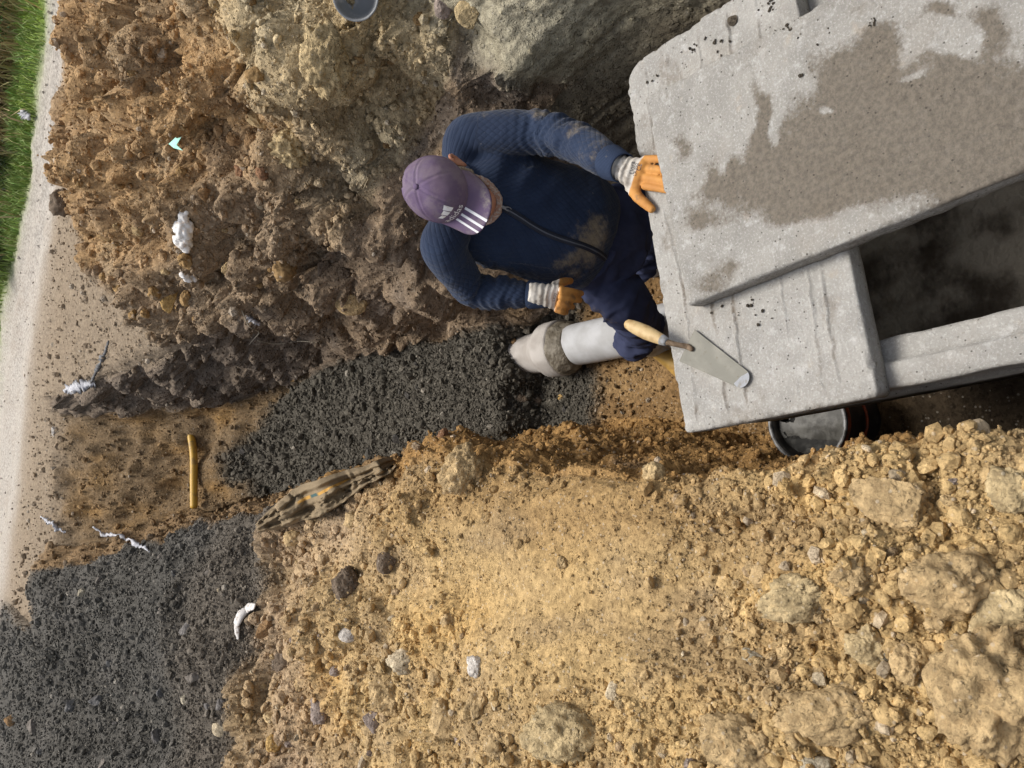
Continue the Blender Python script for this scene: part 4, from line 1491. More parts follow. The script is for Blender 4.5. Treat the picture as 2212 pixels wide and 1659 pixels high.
# cap
N = Nodes('faded_purple_cotton')
c = N.mix(N.ramp(N.noise(10, 6), .35, .65), (.135, .095, .165), (.105, .072, .125))
c = N.mix(N.ramp(N.noise(5, 5), .5, .7, 0, .5), c, (.22, .16, .20))
c = N.mix(N.math('MULTIPLY', N.attr('dirt', 'Fac'), N.ramp(N.noise(18, 7, .7), .42, .62)), c, (.34, .30, .26))
MAT_CAP = N.done(c, .85, N.bump(N.noise(260, 4), .25, .001), None, .2)
CU = HU * math.cos(.10) + HF * math.sin(.10)
CF = HF * math.cos(.10) - HU * math.sin(.10)
CC = hp_(0, -.008, .026)
CA, CB, CH = .0855, .1040, .0985


def dome(th, ph, lift=0.0):
    """th: azimuth from the front, ph: 0 rim .. pi/2 top"""
    q = np.sin(ph) ** .92
    front_full = 1 + .05 * np.cos(th) * np.sin(2 * ph)
    k = (1 + lift / .09) * np.cos(ph) ** .80 * front_full
    return (CC + np.multiply.outer(k * np.sin(th) * CA, HS) + np.multiply.outer(k * np.cos(th) * CB, CF) + np.multiply.outer(CH * q * (1 + lift / .1), CU))


th = np.linspace(0, 2 * math.pi, 132, endpoint=False)
ph = np.linspace(0, math.pi / 2 - .012, 40)
rs = []
dm = []
for p_ in ph:
    seam = np.min(np.abs((th[:, None] - (np.arange(7) * math.pi / 3 + math.pi / 6 * 0)[None] + math.pi) % (2 * math.pi) - math.pi), axis=1) * math.cos(p_)
    sv_ = -.0016 * np.exp(-(seam / .022) ** 2) + .0010 * np.exp(-((seam - .06) / .02) ** 2)
    q = dome(th, np.full_like(th, p_), 0)
    nn = q - CC
    nn /= np.linalg.norm(nn, axis=1, keepdims=True)
    dent = .0035 * fbm(q, 17, 3, 12) * np.sin(2 * p_) - .004 * np.exp(-(((th - 2.6) % 6.283 - 0) / .5) ** 2) * np.sin(2 * p_)
    rs.append(q + nn * (sv_ + dent)[:, None])
    dm.append(np.full(len(th), .15))
inner = [dome(th, np.full_like(th, 0.0), -.004), dome(th, np.full_like(th, .5), -.006)]
V, F = loft(inner[::-1] + rs, False)
F.append(tuple(range(len(V) - len(th), len(V))))
cap = part('cap', V, F, MAT_CAP, attr={'dirt': np.full(len(V), .18)})
part('cap_button', *ell(dome(np.array([0.]), np.array([math.pi / 2]), 0)[0] + CU * .001, HS * .008, CF * .008, CU * .004, 8), MAT_CAP, cap, attr=None)


# brim: a curved tongue
def brim(u, w, lift=0.0):
    """u -1..1 across, w 0..1 from the crown outwards"""
    a_ = u * 1.16
    base = np.multiply.outer(np.sin(a_) * CA * 1.0, HS) + np.multiply.outer(np.cos(a_) * CB * 1.0, CF)
    ext = .074 * np.sqrt(np.clip(1 - np.abs(u) ** 3.2, 0, 1)) * w
    out = base + np.multiply.outer(ext, CF) + np.multiply.outer(u * .010 * w * (1 - u * u), HS)
    sag = -.034 * u ** 2 * (.25 + .75 * w) - .010 * w + lift
    return CC + out + np.multiply.outer(sag + .004, CU)


us = np.linspace(-1, 1, 61)
ws = np.linspace(-.12, 1, 17)
top = np.array([brim(us, w_, .0025) for w_ in ws]).reshape(-1, 3)
bot = np.array([brim(us, w_, -.0015) for w_ in ws]).reshape(-1, 3)
nu, nw = 61, 17
F = []
for j in range(nw - 1):
    for i_ in range(nu - 1):
        a_ = j * nu + i_
        F.append((a_, a_ + 1, a_ + nu + 1, a_ + nu))
        b_ = a_ + nu * nw
        F.append((b_, b_ + nu, b_ + nu + 1, b_ + 1))
edge = [(nw - 1) * nu + i_ for i_ in range(nu)]
for i_ in range(nu - 1):
    F.append((edge[i_], edge[i_ + 1], edge[i_ + 1] + nu * nw, edge[i_] + nu * nw))
VB = np.concatenate([top, bot])
Uv = np.tile(np.tile(us, nw), 2)
Wv = np.tile(np.repeat(ws, nu), 2)
dirt = .35 * sstep(.2, 1, Wv) + .9 * np.exp(-(((Uv + .42) / .25) ** 2 + ((Wv - .85) / .2) ** 2))
part('brim', VB, F, MAT_CAP, cap, attr={'dirt': np.clip(dirt, 0, 1)})
MAT_PRINT = simple('white_print', (.74, .74, .76), .7, (.5, .46, .4), 30, .58, .7)
SGN = 1.0
for k in range(3):
    u0 = SGN * (.02 + .20 * k)
    g = []
    for w_ in np.linspace(.02, 1.0, 12):
        uu = np.linspace(u0 - .035, u0 + .035, 4)
        uu = uu
        a_ = brim(uu, w_, .0034)
        g.append(np.concatenate([a_, brim(uu[::-1], w_, .0022)]))
    part('stripe', *loft(g), MAT_PRINT, cap, smooth=False)


def text_mesh(txt, size):
    cu = bpy.data.curves.new('txt', 'FONT')
    cu.body = txt
    cu.size = size
    cu.align_x = 'CENTER'
    ob = bpy.data.objects.new('txt', cu)
    COL.objects.link(ob)
    dg = bpy.context.evaluated_depsgraph_get()
    dg.update()
    m2 = bpy.data.meshes.new_from_object(ob.evaluated_get(dg))
    V_ = np.array([v.co[:] for v in m2.vertices])
    F_ = [tuple(p_.vertices) for p_ in m2.polygons]
    bpy.data.objects.remove(ob)
    bpy.data.curves.remove(cu)
    bpy.data.meshes.remove(m2)
    return V_, F_


def on_dome(V_, th0, ph0, lift):
    """flat lettering (x right, y up) laid on the front of the crown"""
    th_ = th0 + SGN_T * V_[:, 0] / .098
    ph_ = ph0 + V_[:, 1] / .105
    return np.array([dome(np.array([a_]), np.array([b_]), lift)[0] for a_, b_ in zip(th_, ph_)])


SGN_T = -1.0
TH0 = .30
lv, lf = text_mesh('adidas', .030)
part('lettering', on_dome(lv + [0, 0, 0], TH0, .20, .0028), lf, MAT_PRINT, cap, smooth=False)
# three slanted bars above the lettering
bars = []
for k, hgt in enumerate((.014, .024, .034)):
    x0 = -.030 + k * .019
    b_ = np.array([(x0, .030, 0), (x0 + .0145, .030, 0), (x0 + .0145 - .004, .030 + hgt * .9, 0), (x0 - .012 + .004, .030 + hgt * .72, 0)])
    g = []
    for s in np.linspace(0, 1, 5):
        l_ = b_[0] * (1 - s) + b_[3] * s
        r_ = b_[1] * (1 - s) + b_[2] * s
        g.append(np.array([l_, .5 * (l_ + r_), r_]))
    V_, F_ = loft(g, False, False)
    bars.append((on_dome(V_, TH0, .20, .0028), F_))
part('emblem', *merge(*bars), MAT_PRINT, cap, smooth=False)

# print on the gloves, laid on their surface
MAT_INK = simple('faded_black_print', (.06, .055, .06), .8, (.3, .28, .27), 60, .55, .7)


def print_on(glove_ob, txt, size, px, py, dir_px, name='lettering'):
    """lettering dropped along the line of sight on the glove; dir_px is the reading direction seen in the photo"""
    me = glove_ob.data
    root = np.array(person.location)
    bv = BVHTree.FromPolygons([v.co + person.location for v in me.vertices], [tuple(p_.vertices) for p_ in me.polygons])
    V_, F_ = text_mesh(txt, size)
    loc, no, i_, d_ = bv.ray_cast(Vector(EYE), Vector(sight(px, py)))
    if loc is None:
        return
    loc, no = np.array(loc), np.array(no)
    rx = at_y(px + dir_px[0], py + dir_px[1], loc[1]) - at_y(px, py, loc[1])
    rx = rx - no * (rx @ no)
    rx /= np.linalg.norm(rx)
    ry = np.cross(no, rx)
    out = []
    for v in V_:
        q = loc + rx * v[0] + ry * v[1] + no * .03
        l2, n2, i2, d2 = bv.ray_cast(Vector(q), Vector(-no))
        out.append(np.array(l2) + np.array(n2) * .0006 if l2 is not None else q - no * .03)
    part(name, np.array(out), F_, MAT_INK, glove_ob, smooth=False)


print_on(gR, 'Elora', .017, 1370, 363, (6, -18))
print_on(gR, 'LX350', .013, 1376, 367, (6, -18))
print_on(gR, 'CE', .017, 1385, 362, (6, -18))
print_on(gL, 'LX30', .013, 1200, 643, (3, -12))

# ------------------------------------------------------------------ stones and clods
def ico(sub):
    g = (1 + 5 ** .5) / 2
    v = [(-1, g, 0), (1, g, 0), (-1, -g, 0), (1, -g, 0), (0, -1, g), (0, 1, g), (0, -1, -g), (0, 1, -g), (g, 0, -1), (g, 0, 1), (-g, 0, -1), (-g, 0, 1)]
    v = [np.array(p) / np.linalg.norm(p) for p in v]
    f = [(0, 11, 5), (0, 5, 1), (0, 1, 7), (0, 7, 10), (0, 10, 11), (1, 5, 9), (5, 11, 4), (11, 10, 2), (10, 7, 6), (7, 1, 8), (3, 9, 4), (3, 4, 2), (3, 2, 6), (3, 6, 8), (3, 8, 9), (4, 9, 5), (2, 4, 11), (6, 2, 10), (8, 6, 7), (9, 8, 1)]
    for _ in range(sub):
        mid, nf = {}, []

        def m(a, b):
            k = (min(a, b), max(a, b))
            if k not in mid:
                p = v[a] + v[b]
                v.append(p / np.linalg.norm(p))
                mid[k] = len(v) - 1
            return mid[k]
        for a, b, c in f:
            x, y, z = m(a, b), m(b, c), m(c, a)
            nf += [(a, x, z), (b, y, x), (c, z, y), (x, y, z)]
        f = nf
    return np.array(v), np.array(f)


def rock(sub, seed, angular, aspect=(1, 1, .75)):
    V, F = ico(sub)
    r = np.random.default_rng(seed)
    V = V.copy()
    if angular:
        for _ in range(9):                                  # broken faces
            n = r.normal(size=3)
            n /= np.linalg.norm(n)
            h = r.uniform(.45, .85)
            d = V @ n
            V = V - np.where(d > h, d - h, 0)[:, None] * n[None]
        if sub >= 2:
            V *= (1 + .05 * fbm(V, 3.0, 3, seed))[:, None]
    else:
        V *= (1 + .30 * fbm(V, 1.3, 2, seed) + (.20 * fbm(V, 3.6, 3, seed + 5) if sub >= 2 else .12 * vnoise(V * 3, seed + 9)))[:, None]
    V *= np.array(aspect) * r.uniform(.8, 1.2, 3)
    return V / np.abs(V).max(), F


SMALL_A = [rock(0 if k < 3 else 1, 100 + k, True) for k in range(5)]
SMALL_C = [rock(0 if k < 3 else 1, 200 + k, False) for k in range(5)]


def rand_rot(n):
    q = rng.normal(size=(n, 4))
    q /= np.linalg.norm(q, axis=1, keepdims=True)
    w, x, y, z = q.T
    return np.stack([np.stack([1 - 2 * (y * y + z * z), 2 * (x * y - z * w), 2 * (x * z + y * w)], -1),
                     np.stack([2 * (x * y + z * w), 1 - 2 * (x * x + z * z), 2 * (y * z - x * w)], -1),
                     np.stack([2 * (x * z - y * w), 2 * (y * z + x * w), 1 - 2 * (x * x + y * y)], -1)], 1)


rel_ = P - EYE
dp = rel_ @ FWD
fx = (rel_ @ -UPV) / np.maximum(dp, .05) * FOC + 1106
fy = 829.5 - (rel_ @ RGT) / np.maximum(dp, .05) * FOC
SEEN = (dp > .3) & (fx > -200) & (fx < 2450) & (fy > -350) & (fy < 2050)
DIST = np.linalg.norm(rel_, axis=1)


ga_ = P.reshape(NR, NC, 3)
AREA = np.linalg.norm(np.cross(np.gradient(ga_, axis=1), np.gradient(ga_, axis=0)), axis=2).ravel()
facing = np.clip((nrm * (-rel_)).sum(1) / DIST, .12, 1)
WGT = AREA * facing / DIST ** 2


def scatter(name, zones, n, lo, hi, shapes, mat, label, vary=.25, pale=.05, alpha=2.2, where=None, sink=.25, tone=1.0, flat=.0, even=True):
    ok = np.isin(zone, zones) & SEEN
    if where is not None:
        ok &= where
    ids = np.flatnonzero(ok)
    pick = rng.choice(ids, n, p=WGT[ids] / WGT[ids].sum())
    s = lo * np.maximum(1, DIST[pick] / 2.6) * np.minimum((rng.random(n) ** (-1 / alpha)), hi / lo)
    kind = rng.integers(0, len(shapes), n)
    R = rand_rot(n)
    colr = Cc[pick] * rng.uniform(1 - vary, 1 + vary, n)[:, None] * tone
    pl = rng.random(n) < pale
    colr[pl] = np.array([.55, .50, .42]) * rng.uniform(.6, 1.1, pl.sum())[:, None] * .5 + colr[pl] * .5
    cen = P[pick] + rng.normal(0, .004, (n, 3)) * DIST[pick][:, None] * .4 + nrm[pick] * (s * (.5 - sink) * 1.0)[:, None]
    Vs, Fs, Cs, off = [], [], [], 0
    for k, (sv, sf) in enumerate(shapes):
        m = np.flatnonzero(kind == k)
        if not len(m):
            continue
        W = np.einsum('nij,vj->nvi', R[m], sv) * s[m][:, None, None]
        if flat:
            W -= nrm[pick[m]][:, None, :] * (np.einsum('nvi,ni->nv', W, nrm[pick[m]]) * flat)[:, :, None]
        W += cen[m][:, None, :]
        nv = len(sv)
        Vs.append(W.reshape(-1, 3))
        Fs.append((sf[None] + (np.arange(len(m)) * nv)[:, None, None]).reshape(-1, 3) + off)
        Cs.append(np.repeat(colr[m], nv, axis=0))
        off += len(m) * nv
    o = build(name, np.concatenate(Vs), np.concatenate(Fs), mat, None, False, np.concatenate(Cs))
    return tag(o, label, None, None, 'stuff')


rough = slump < .25 + .6 * rng.random(len(P)) ** 2
scatter('loose_crumbs', [0], 30000, .0026, .022, SMALL_C, MAT_STONE, 'crumbs and small stones strewn over the yellow earth heap', .16, .04, 2.1, rough, .35, 1.12)
scatter('loose_crumbs', [0], 1500, .0022, .006, SMALL_C, MAT_STONE, 'fine crumbs on the smooth slumped part of the yellow heap', .10, .05, 2.6, slump > .3, .5)
scatter('loose_crumbs', [6, 2], 25000, .0024, .018, SMALL_C, MAT_STONE, 'crumbs and small stones strewn over the brown bank', .22, .05, 2.1, None, .35, 1.12)
scatter('loose_crumbs', [10], 1500, .0018, .009, SMALL_C, MAT_STONE, 'crumbs on the sloping far end of the trench', .22, .06, 2.3, None, .4, 1.35)
scatter('loose_crumbs', [5, 9, 3], 9000, .0022, .010, SMALL_C, MAT_STONE, 'crumbs on the trench wall and floor', .25, .05, 2.2, ((zone != 9) | (rng.random(len(P)) < .15)) & ((y_ > 1.25) | (zone != 3)), .4)
scatter('gravel', [4], 22000, .0028, .018, SMALL_A, MAT_GRAVEL, 'dark crushed gravel covering the trench bottom', .22, .015, 2.5, None, .45, 1.35)
scatter('gravel', [1], 40000, .0024, .015, SMALL_A[:3], MAT_GRAVEL, 'dark crushed gravel covering the grey heap', .18, .02, 2.8, None, .5, 1.5)
scatter('gravel', [3], 260, .004, .010, SMALL_A, MAT_STONE, 'dark stones strayed onto the brown trench floor', .3, .1, 2.4, (y_ > 2.35), .3, .45)
scatter('loose_crumbs', [7], 1500, .002, .010, SMALL_C, MAT_STONE, 'crumbs and stones on the worn earth between road and trench', .25, .08, 2.2, (y_ < near_line - .1), .45, 1.45)
scatter('road_grit', [7], 900, .0016, .006, SMALL_A, MAT_STONE, 'grit and small stones on the dirt road', .25, .1, 2.4, None, .45, 1.25)

# stones one can point at: pixel in the photo, size in metres, shape, colour, label
ROCKS = [rock(3, 300 + k, False, ((1, .8, .75), (1, .95, .8), (1, .7, .5), (.9, .9, .8))[k % 4]) for k in range(8)]
BLOCKS = [rock(3, 400 + k, True, ((1, .8, .6), (1, .9, .5), (1, .6, .45), (1, .85, .8))[k % 4]) for k in range(8)]


def rough_up(V, seed, amp=.03):
    return V * (1 + amp * fbm(V, 7, 4, seed))[:, None]


def px_size(px, py, w):
    p, n = ground_hit(px, py)
    return p, n, w / FOC * ((p - EYE) @ FWD)


PH = dict(tan=(.47, .34, .18), pale=(.55, .46, .32), grey=(.37, .33, .25), dark=(.17, .13, .095), brown=(.29, .18, .09), clay=(.47, .365, .205), purple=(.30, .245, .215), white=(.62, .58, .53), red=(.27, .15, .085), gravel=(.085, .08, .07), ochre=(.50, .33, .13))
STONES = [
    (2052, 1262, 200, 150, 0, 'tan', 'boulder', 'largest smooth rounded tan boulder in the yellow heap', 'R', .08),
    (1936, 1302, 84, 24, 58, 'pale', 'stone', 'thin finger shaped stone leaning beside the smooth boulder', 'B', .05),
    (1652, 1244, 66, 70, 0, 'tan', 'stone', 'round tan stone half sunk at the edge of the smooth slump', 'R', .1),
    (1722, 1294, 160, 104, -12, 'clay', 'clod', 'big rough clod with grit stuck on it beside the round tan stone', 'R', .14),
    (1925, 1082, 170, 110, 30, 'tan', 'clod', 'big flat clod on the heap crest above the dark pit', 'B', .1),
    (1792, 1548, 230, 120, -8, 'tan', 'clod', 'long broad clod near the lower right of the yellow heap', 'R', .12),
    (1770, 1462, 62, 62, 0, 'tan', 'clod', 'squarish clod just above the long broad clod', 'B', .1),
    (1692, 1468, 46, 64, 10, 'brown', 'stone', 'upright brown stone next to the squarish clod', 'R', .08),
    (1634, 1424, 62, 40, 12, 'grey', 'stone', 'flat grey stone lying on the tan crumbs', 'B', .04),
    (1960, 1432, 70, 92, 0, 'tan', 'clod', 'pointed oval clod below the thin finger shaped stone', 'R', .1),
    (1880, 1400, 96, 90, 0, 'clay', 'clod', 'crumbling clod to the left of the pointed oval clod', 'R', .16),
    (2130, 1495, 215, 260, 15, 'tan', 'clod', 'huge cracked clay clod at the corner of the heap', 'R', .17),
    (2160, 1330, 150, 120, -20, 'clay', 'clod', 'broken clay plate leaning on the smooth boulder', 'B', .1),
    (2185, 1060, 90, 100, 0, 'clay', 'clod', 'pale clay lump on the heap crest near the frame edge', 'R', .12),
    (1600, 1608, 180, 110, 15, 'tan', 'clod', 'wide clod cut by the frame edge beside the broad clod', 'R', .14),
    (1840, 1240, 70, 90, 40, 'tan', 'clod', 'clod of stuck crumbs between rough clod and boulder', 'R', .16),
    (755, 1370, 48, 34, -10, 'white', 'pebble', 'smooth pale egg shaped pebble on the yellow heap', 'P', .02),
    (620, 1430, 62, 74, 0, 'dark', 'clod', 'dark brown clod overhanging a shaded hole near the gravel', 'R', .12),
    (842, 1502, 88, 82, 0, 'tan', 'clod', 'tall pointed tan clod left of the middle of the heap', 'R', .1),
    (872, 1428, 70, 56, 0, 'pale', 'clod', 'pale knobbly clod just above the tall pointed clod', 'R', .12),
    (812, 1560, 58, 46, 0, 'purple', 'stone', 'purplish grey stone below the tall pointed clod', 'B', .06),
    (592, 1606, 36, 36, 0, 'ochre', 'stone', 'small round ochre stone near the gravel boundary', 'R', .08),
    (480, 1574, 46, 36, 8, 'pale', 'stone', 'pale squarish stone lying on the dark gravel', 'B', .05),
    (690, 1530, 40, 66, -10, 'purple', 'stone', 'long pinkish grey stone standing in the heap', 'R', .08),
    (1028, 1440, 42, 48, 0, 'white', 'stone', 'whitish round stone alone on the fine yellow crumbs', 'R', .05),
    (1070, 1608, 56, 62, 0, 'tan', 'clod', 'round crusty clod on the lower edge of the heap', 'R', .12),
    (833, 1216, 44, 48, 20, 'dark', 'stone', 'dark grey square stone set in the yellow heap', 'B', .05),
    (748, 1268, 58, 84, 0, 'dark', 'clod', 'long dark crumbling clod behind the pale pebble', 'R', .2),
    (1220, 1580, 170, 120, 10, 'clay', 'clod', 'greenish clay clod with a smooth dried mud patch', 'R', .14),
    (1326, 1492, 32, 42, 20, 'pale', 'stone', 'small shell shaped pale stone beside the clay clod', 'B', .03),
    (1040, 1520, 60, 110, 20, 'tan', 'clod', 'elongated clod left of the greenish clay clod', 'R', .12),
    (966, 1560, 76, 70, 0, 'tan', 'clod', 'flat faced clod between the tall and the crusty clod', 'B', .1),
    (1000, 1010, 100, 110, 0, 'tan', 'clod', 'bulging mass of cemented crumbs on the trench lip', 'R', .16),
    (955, 944, 24, 42, 12, 'red', 'stone', 'reddish brown stone at the edge of the gravel bed', 'R', .06),
    (1126, 862, 40, 32, 0, 'dark', 'stone', 'biggest rounded stone on the gravel bed below the pipe', 'R', .06),
    (1162, 868, 26, 26, 0, 'dark', 'stone', 'smaller rounded stone right beside the biggest gravel bed stone', 'R', .06),
    (990, 925, 28, 36, 0, 'gravel', 'stone', 'angular dark stone next to the reddish brown stone', 'B', .04),
    (1214, 858, 18, 14, 0, 'ochre', 'stone', 'small ochre stone on the gravel near the pipe socket', 'B', .04),
    (1111, 738, 15, 15, 0, 'brown', 'pebble', 'small brown pebble leaning on the buried pipe', 'R', .05),
    (132, 437, 46, 56, 0, 'dark', 'clod', 'dark clod lying alone on the edge of the dirt road', 'R', .16),
    (703, 132, 110, 150, 0, 'clay', 'clod', 'largest pale yellow clod high on the brown bank', 'R', .14),
    (628, 318, 92, 80, 0, 'clay', 'clod', 'pale yellow clod on the bank above the purple cap', 'R', .16),
    (640, 250, 60, 66, 0, 'tan', 'clod', 'tan clod between the two pale yellow clods', 'R', .14),
    (365, 645, 34, 62, 10, 'ochre', 'clod', 'orange brown block at the foot of the brown bank', 'B', .1),
    (444, 421, 32, 34, 0, 'brown', 'stone', 'flat faced brown stone near the white foam', 'B', .04),
    (562, 437, 24, 32, 0, 'pale', 'pebble', 'cream coloured pebble on the brown bank', 'P', .02),
    (510, 298, 40, 32, 0, 'brown', 'clod', 'brown clod below the green plastic shard', 'R', .12),
    (546, 302, 36, 40, 0, 'brown', 'clod', 'brown clod touching the one below the green shard', 'R', .14),
    (524, 372, 34, 34, 0, 'red', 'clod', 'left one of two reddish clods above the cream pebble', 'R', .12),
    (567, 372, 30, 38, 0, 'red', 'clod', 'right one of two reddish clods above the cream pebble', 'R', .12),
    (958, 12, 44, 54, 20, 'purple', 'stone', 'purplish grey block at the top edge of the bank', 'B', .05),
    (1012, 26, 62, 66, 10, 'clay', 'stone', 'flat yellowish grey plate at the top edge of the bank', 'B', .06),
    (700, 580, 34, 44, 30, 'dark', 'stone', 'dark angular stone wedged in the hollow of the trench wall', 'B', .05),
    (745, 590, 30, 26, 0, 'dark', 'stone', 'round dark stone beside the wedged angular stone', 'R', .06),
    (300, 178, 30, 60, 30, 'brown', 'stone', 'long flat brown stone sticking out high on the bank', 'B', .05),
    (760, 655, 70, 54, 0, 'tan', 'stone', 'broad tan stone embedded in the trench wall', 'B', .06),
    (120, 932, 16, 22, 0, 'white', 'stone', 'pale stone at the road end of the trench', 'B', .05),
    (572, 1360, 30, 44, 30, 'brown', 'stone', 'brown flat stone touching the white shard', 'B', .05),
    (403, 1512, 26, 22, 0, 'grey', 'stone', 'lone lighter grey stone in the middle of the dark gravel', 'B', .04),
    (28, 1556, 34, 26, 0, 'brown', 'stone', 'tan stone on the gravel at the lower corner', 'R', .06),
    (476, 1276, 16, 13, 0, 'pale', 'stone', 'tiny pale stone above the white shard on gravel', 'B', .04),
    (180, 1280, 22, 18, 0, 'grey', 'stone', 'small grey stone below the long white torn edge', 'B', .04),
    (1760, 1655, 90, 40, 0, 'grey', 'stone', 'grey stone cut off by the lower frame edge', 'B', .05),
]
PEB = rock(3, 555, False, (1, .72, .6))
PEBV = ico(3)[0] * np.array([1, .74, .62])
for k, (px, py, w, h, ang, cl, nm, lab, sh, amp) in enumerate(STONES):
    p, n = ground_hit(px, py)
    m = ((p - EYE) @ FWD) / FOC
    V, F = ROCKS[k % 8] if sh == 'R' else BLOCKS[k % 8] if sh == 'B' else (PEBV, PEB[1])
    if max(w, h) > 85:
        r_ = rock(4, 900 + k, sh == 'B', (1, .9, .8))
        V, F = r_
    ext = (V.max(0) - V.min(0)) / 2
    V = (V - (V.max(0) + V.min(0)) / 2) / ext
    V = V * (1 + amp * 1.1 * fbm(V, 3.2, 3, k) + (amp * .75 * (np.sqrt(np.clip(1 - (worley(V * 3.6, k)[0] / .7) ** 2, 0, 1)) - .3) if sh == 'R' and amp > .07 else 0))[:, None]
    if amp > .07 and max(w, h) > 40:
        q1, q2, qi = worley(V * (10 if max(w, h) > 85 else 6), k + 3)
        V = V * (1 + .055 * (np.sqrt(np.clip(1 - (q1 / .7) ** 2, 0, 1)) * (qi > .35) - .3) + .03 * fbm(V, 12, 3, k))[:, None]
    # width along the frame's x, height along the frame's y, seen across the line of sight
    v_ = sight(px, py)
    v_ /= np.linalg.norm(v_)
    ax_ = -UPV - v_ * (-UPV @ v_)
    ax_ /= np.linalg.norm(ax_)
    ay_ = np.cross(v_, ax_)
    ca, sa_ = math.cos(math.radians(ang)), math.sin(math.radians(ang))
    e1, e2 = ax_ * ca + ay_ * sa_, -ax_ * sa_ + ay_ * ca
    hw, hh = .5 * w * m, .5 * h * m
    dz = .5 * min(w, h) * m * (.85 if sh != 'B' else .6)
    W = V[:, :1] * e1 * hw + V[:, 1:2] * e2 * hh + V[:, 2:] * v_ * dz
    base = np.array(PH[cl])
    o = build(nm, W, F, MAT_STONE, None, sh != 'B' or amp > .07, base[None] * (1 + .35 * fbm(W + k, 22, 3, 7))[:, None])
    o.location = p + v_ * dz * (-.22 if max(w, h) > 85 else .12)
    tag(o, lab, nm)

# further clods and stones, each of them a thing, sharing shapes; told apart by the named stone they lie next to
SHAPES = {}
NOM = .024                                              # meshes are drawn at about this size, then scaled a little
MARKS = [(st[0], st[1], st[7]) for st in STONES]
SHORT = {}
for px, py, lab in MARKS:
    words = lab.split()
    cut = min([words.index(w) for w in ('in', 'on', 'at', 'leaning', 'half', 'with', 'beside', 'near', 'just', 'next', 'above', 'below', 'lying', 'to', 'between', 'cut', 'overhanging', 'left', 'standing', 'alone',
                                        'set', 'behind', 'right', 'high', 'touching', 'sticking', 'embedded', 'wedged') if w in words and words.index(w) > 2] + [9])
    SHORT[lab] = ' '.join(words[:min(cut, 8)])
ORD = ('', 'second ', 'third ', 'fourth ', 'fifth ', 'sixth ', 'seventh ', 'eighth ', 'ninth ', 'tenth ')
PLACED = []


def field(name, zones, n, lo, hi, kinds, group, look, cols, gap=1.3, where=None):
    ok = np.isin(zone, zones) & SEEN & (fx > 0) & (fx < 2212) & (fy > 0) & (fy < 1659) & (DIST < 9)
    if where is not None:
        ok &= where
    ids = np.flatnonzero(ok)
    put, tries = [], 0
    while len(put) < n and tries < 20000:
        tries += 1
        i = rng.choice(ids)
        s = min(lo * rng.random() ** (-1 / 2.4), hi) * max(1, DIST[i] / 2.8)
        if all(np.linalg.norm(P[i] - q) > gap * (s + r) for q, r in put):
            put.append((P[i], s))
            key_ = (kinds, rng.integers(0, 6), cols[rng.integers(0, len(cols))])
            if key_ not in SHAPES:
                V, F = rock(2 if kinds == 'B' else 3, 700 + 13 * key_[1], kinds == 'B', (1, .85, .75))
                V = V * (1 + .10 * fbm(V, 4, 3, key_[1]))[:, None]
                if kinds == 'R':
                    q1, q2, qi = worley(V * 5, key_[1])
                    V = V * (1 + .09 * (np.sqrt(np.clip(1 - (q1 / .7) ** 2, 0, 1)) * (qi > .3) - .3))[:, None]
                V = V * NOM
                me_o = build(name, V, F, MAT_STONE, None, kinds != 'B', np.array(key_[2])[None] * (1 + .3 * fbm(V, 150, 3, key_[1] + 50))[:, None])
                SHAPES[key_] = me_o.data
                o = me_o
            else:
                o = bpy.data.objects.new(name, SHAPES[key_])
                COL.objects.link(o)
            o.location = P[i] + nrm[i] * s * .15
            o.rotation_euler = rng.uniform(0, 6.28, 3)
            o.scale = np.array([1, 1, 1]) * s / NOM * rng.uniform(.85, 1.15)
            tag(o, None, name, group)
            dd_ = [math.hypot(fx[i] - a, fy[i] - b) for a, b, _ in MARKS]
            k = int(np.argmin(dd_))
            dx_, dy_ = fx[i] - MARKS[k][0], fy[i] - MARKS[k][1]
            side = ('right of' if dx_ > 0 else 'left of') if abs(dx_) > abs(dy_) else ('below' if dy_ > 0 else 'above')
            PLACED.append((name, look, SHORT[MARKS[k][2]], side, dd_[k], o))


TAN4, BR4 = ((.47, .34, .18), (.44, .32, .17), (.50, .37, .20), (.40, .29, .17)), ((.34, .22, .10), (.29, .19, .09), (.38, .28, .15))
field('clod', [0], 100, .012, .038, 'R', 'loose clods on the yellow heap', 'loose tan clod', TAN4, 1.25, rough)
field('stone', [0], 30, .009, .020, 'B', 'small stones on the yellow heap', 'small pale stone', (PH['pale'], PH['grey'], PH['purple']), 1.4, rough)
field('clod', [6], 74, .014, .045, 'R', 'loose clods on the brown bank', 'loose brown clod', BR4, 1.25)
field('stone', [4], 28, .011, .022, 'B', 'larger stones in the gravel bed', 'dark bed stone', (PH['gravel'], (.10, .09, .075), (.075, .07, .065)), 1.4)
field('stone', [1], 22, .012, .026, 'B', 'larger stones on the gravel heap', 'dark heap stone', ((.155, .145, .138), (.14, .137, .135), (.18, .16, .14)), 1.4)
seen_ = {}
for nm, look, mark, side, d_, o in sorted(PLACED, key=lambda r: r[4]):
    k = seen_.setdefault((look, mark, side), 0)
    seen_[(look, mark, side)] += 1
    o['label'] = (('outermost ' if k > 9 else ORD[k]) + look + ' ' + ('close ' if k == 0 and side in ('above', 'below') and d_ < 90 else '') + side + ' the ' + mark)

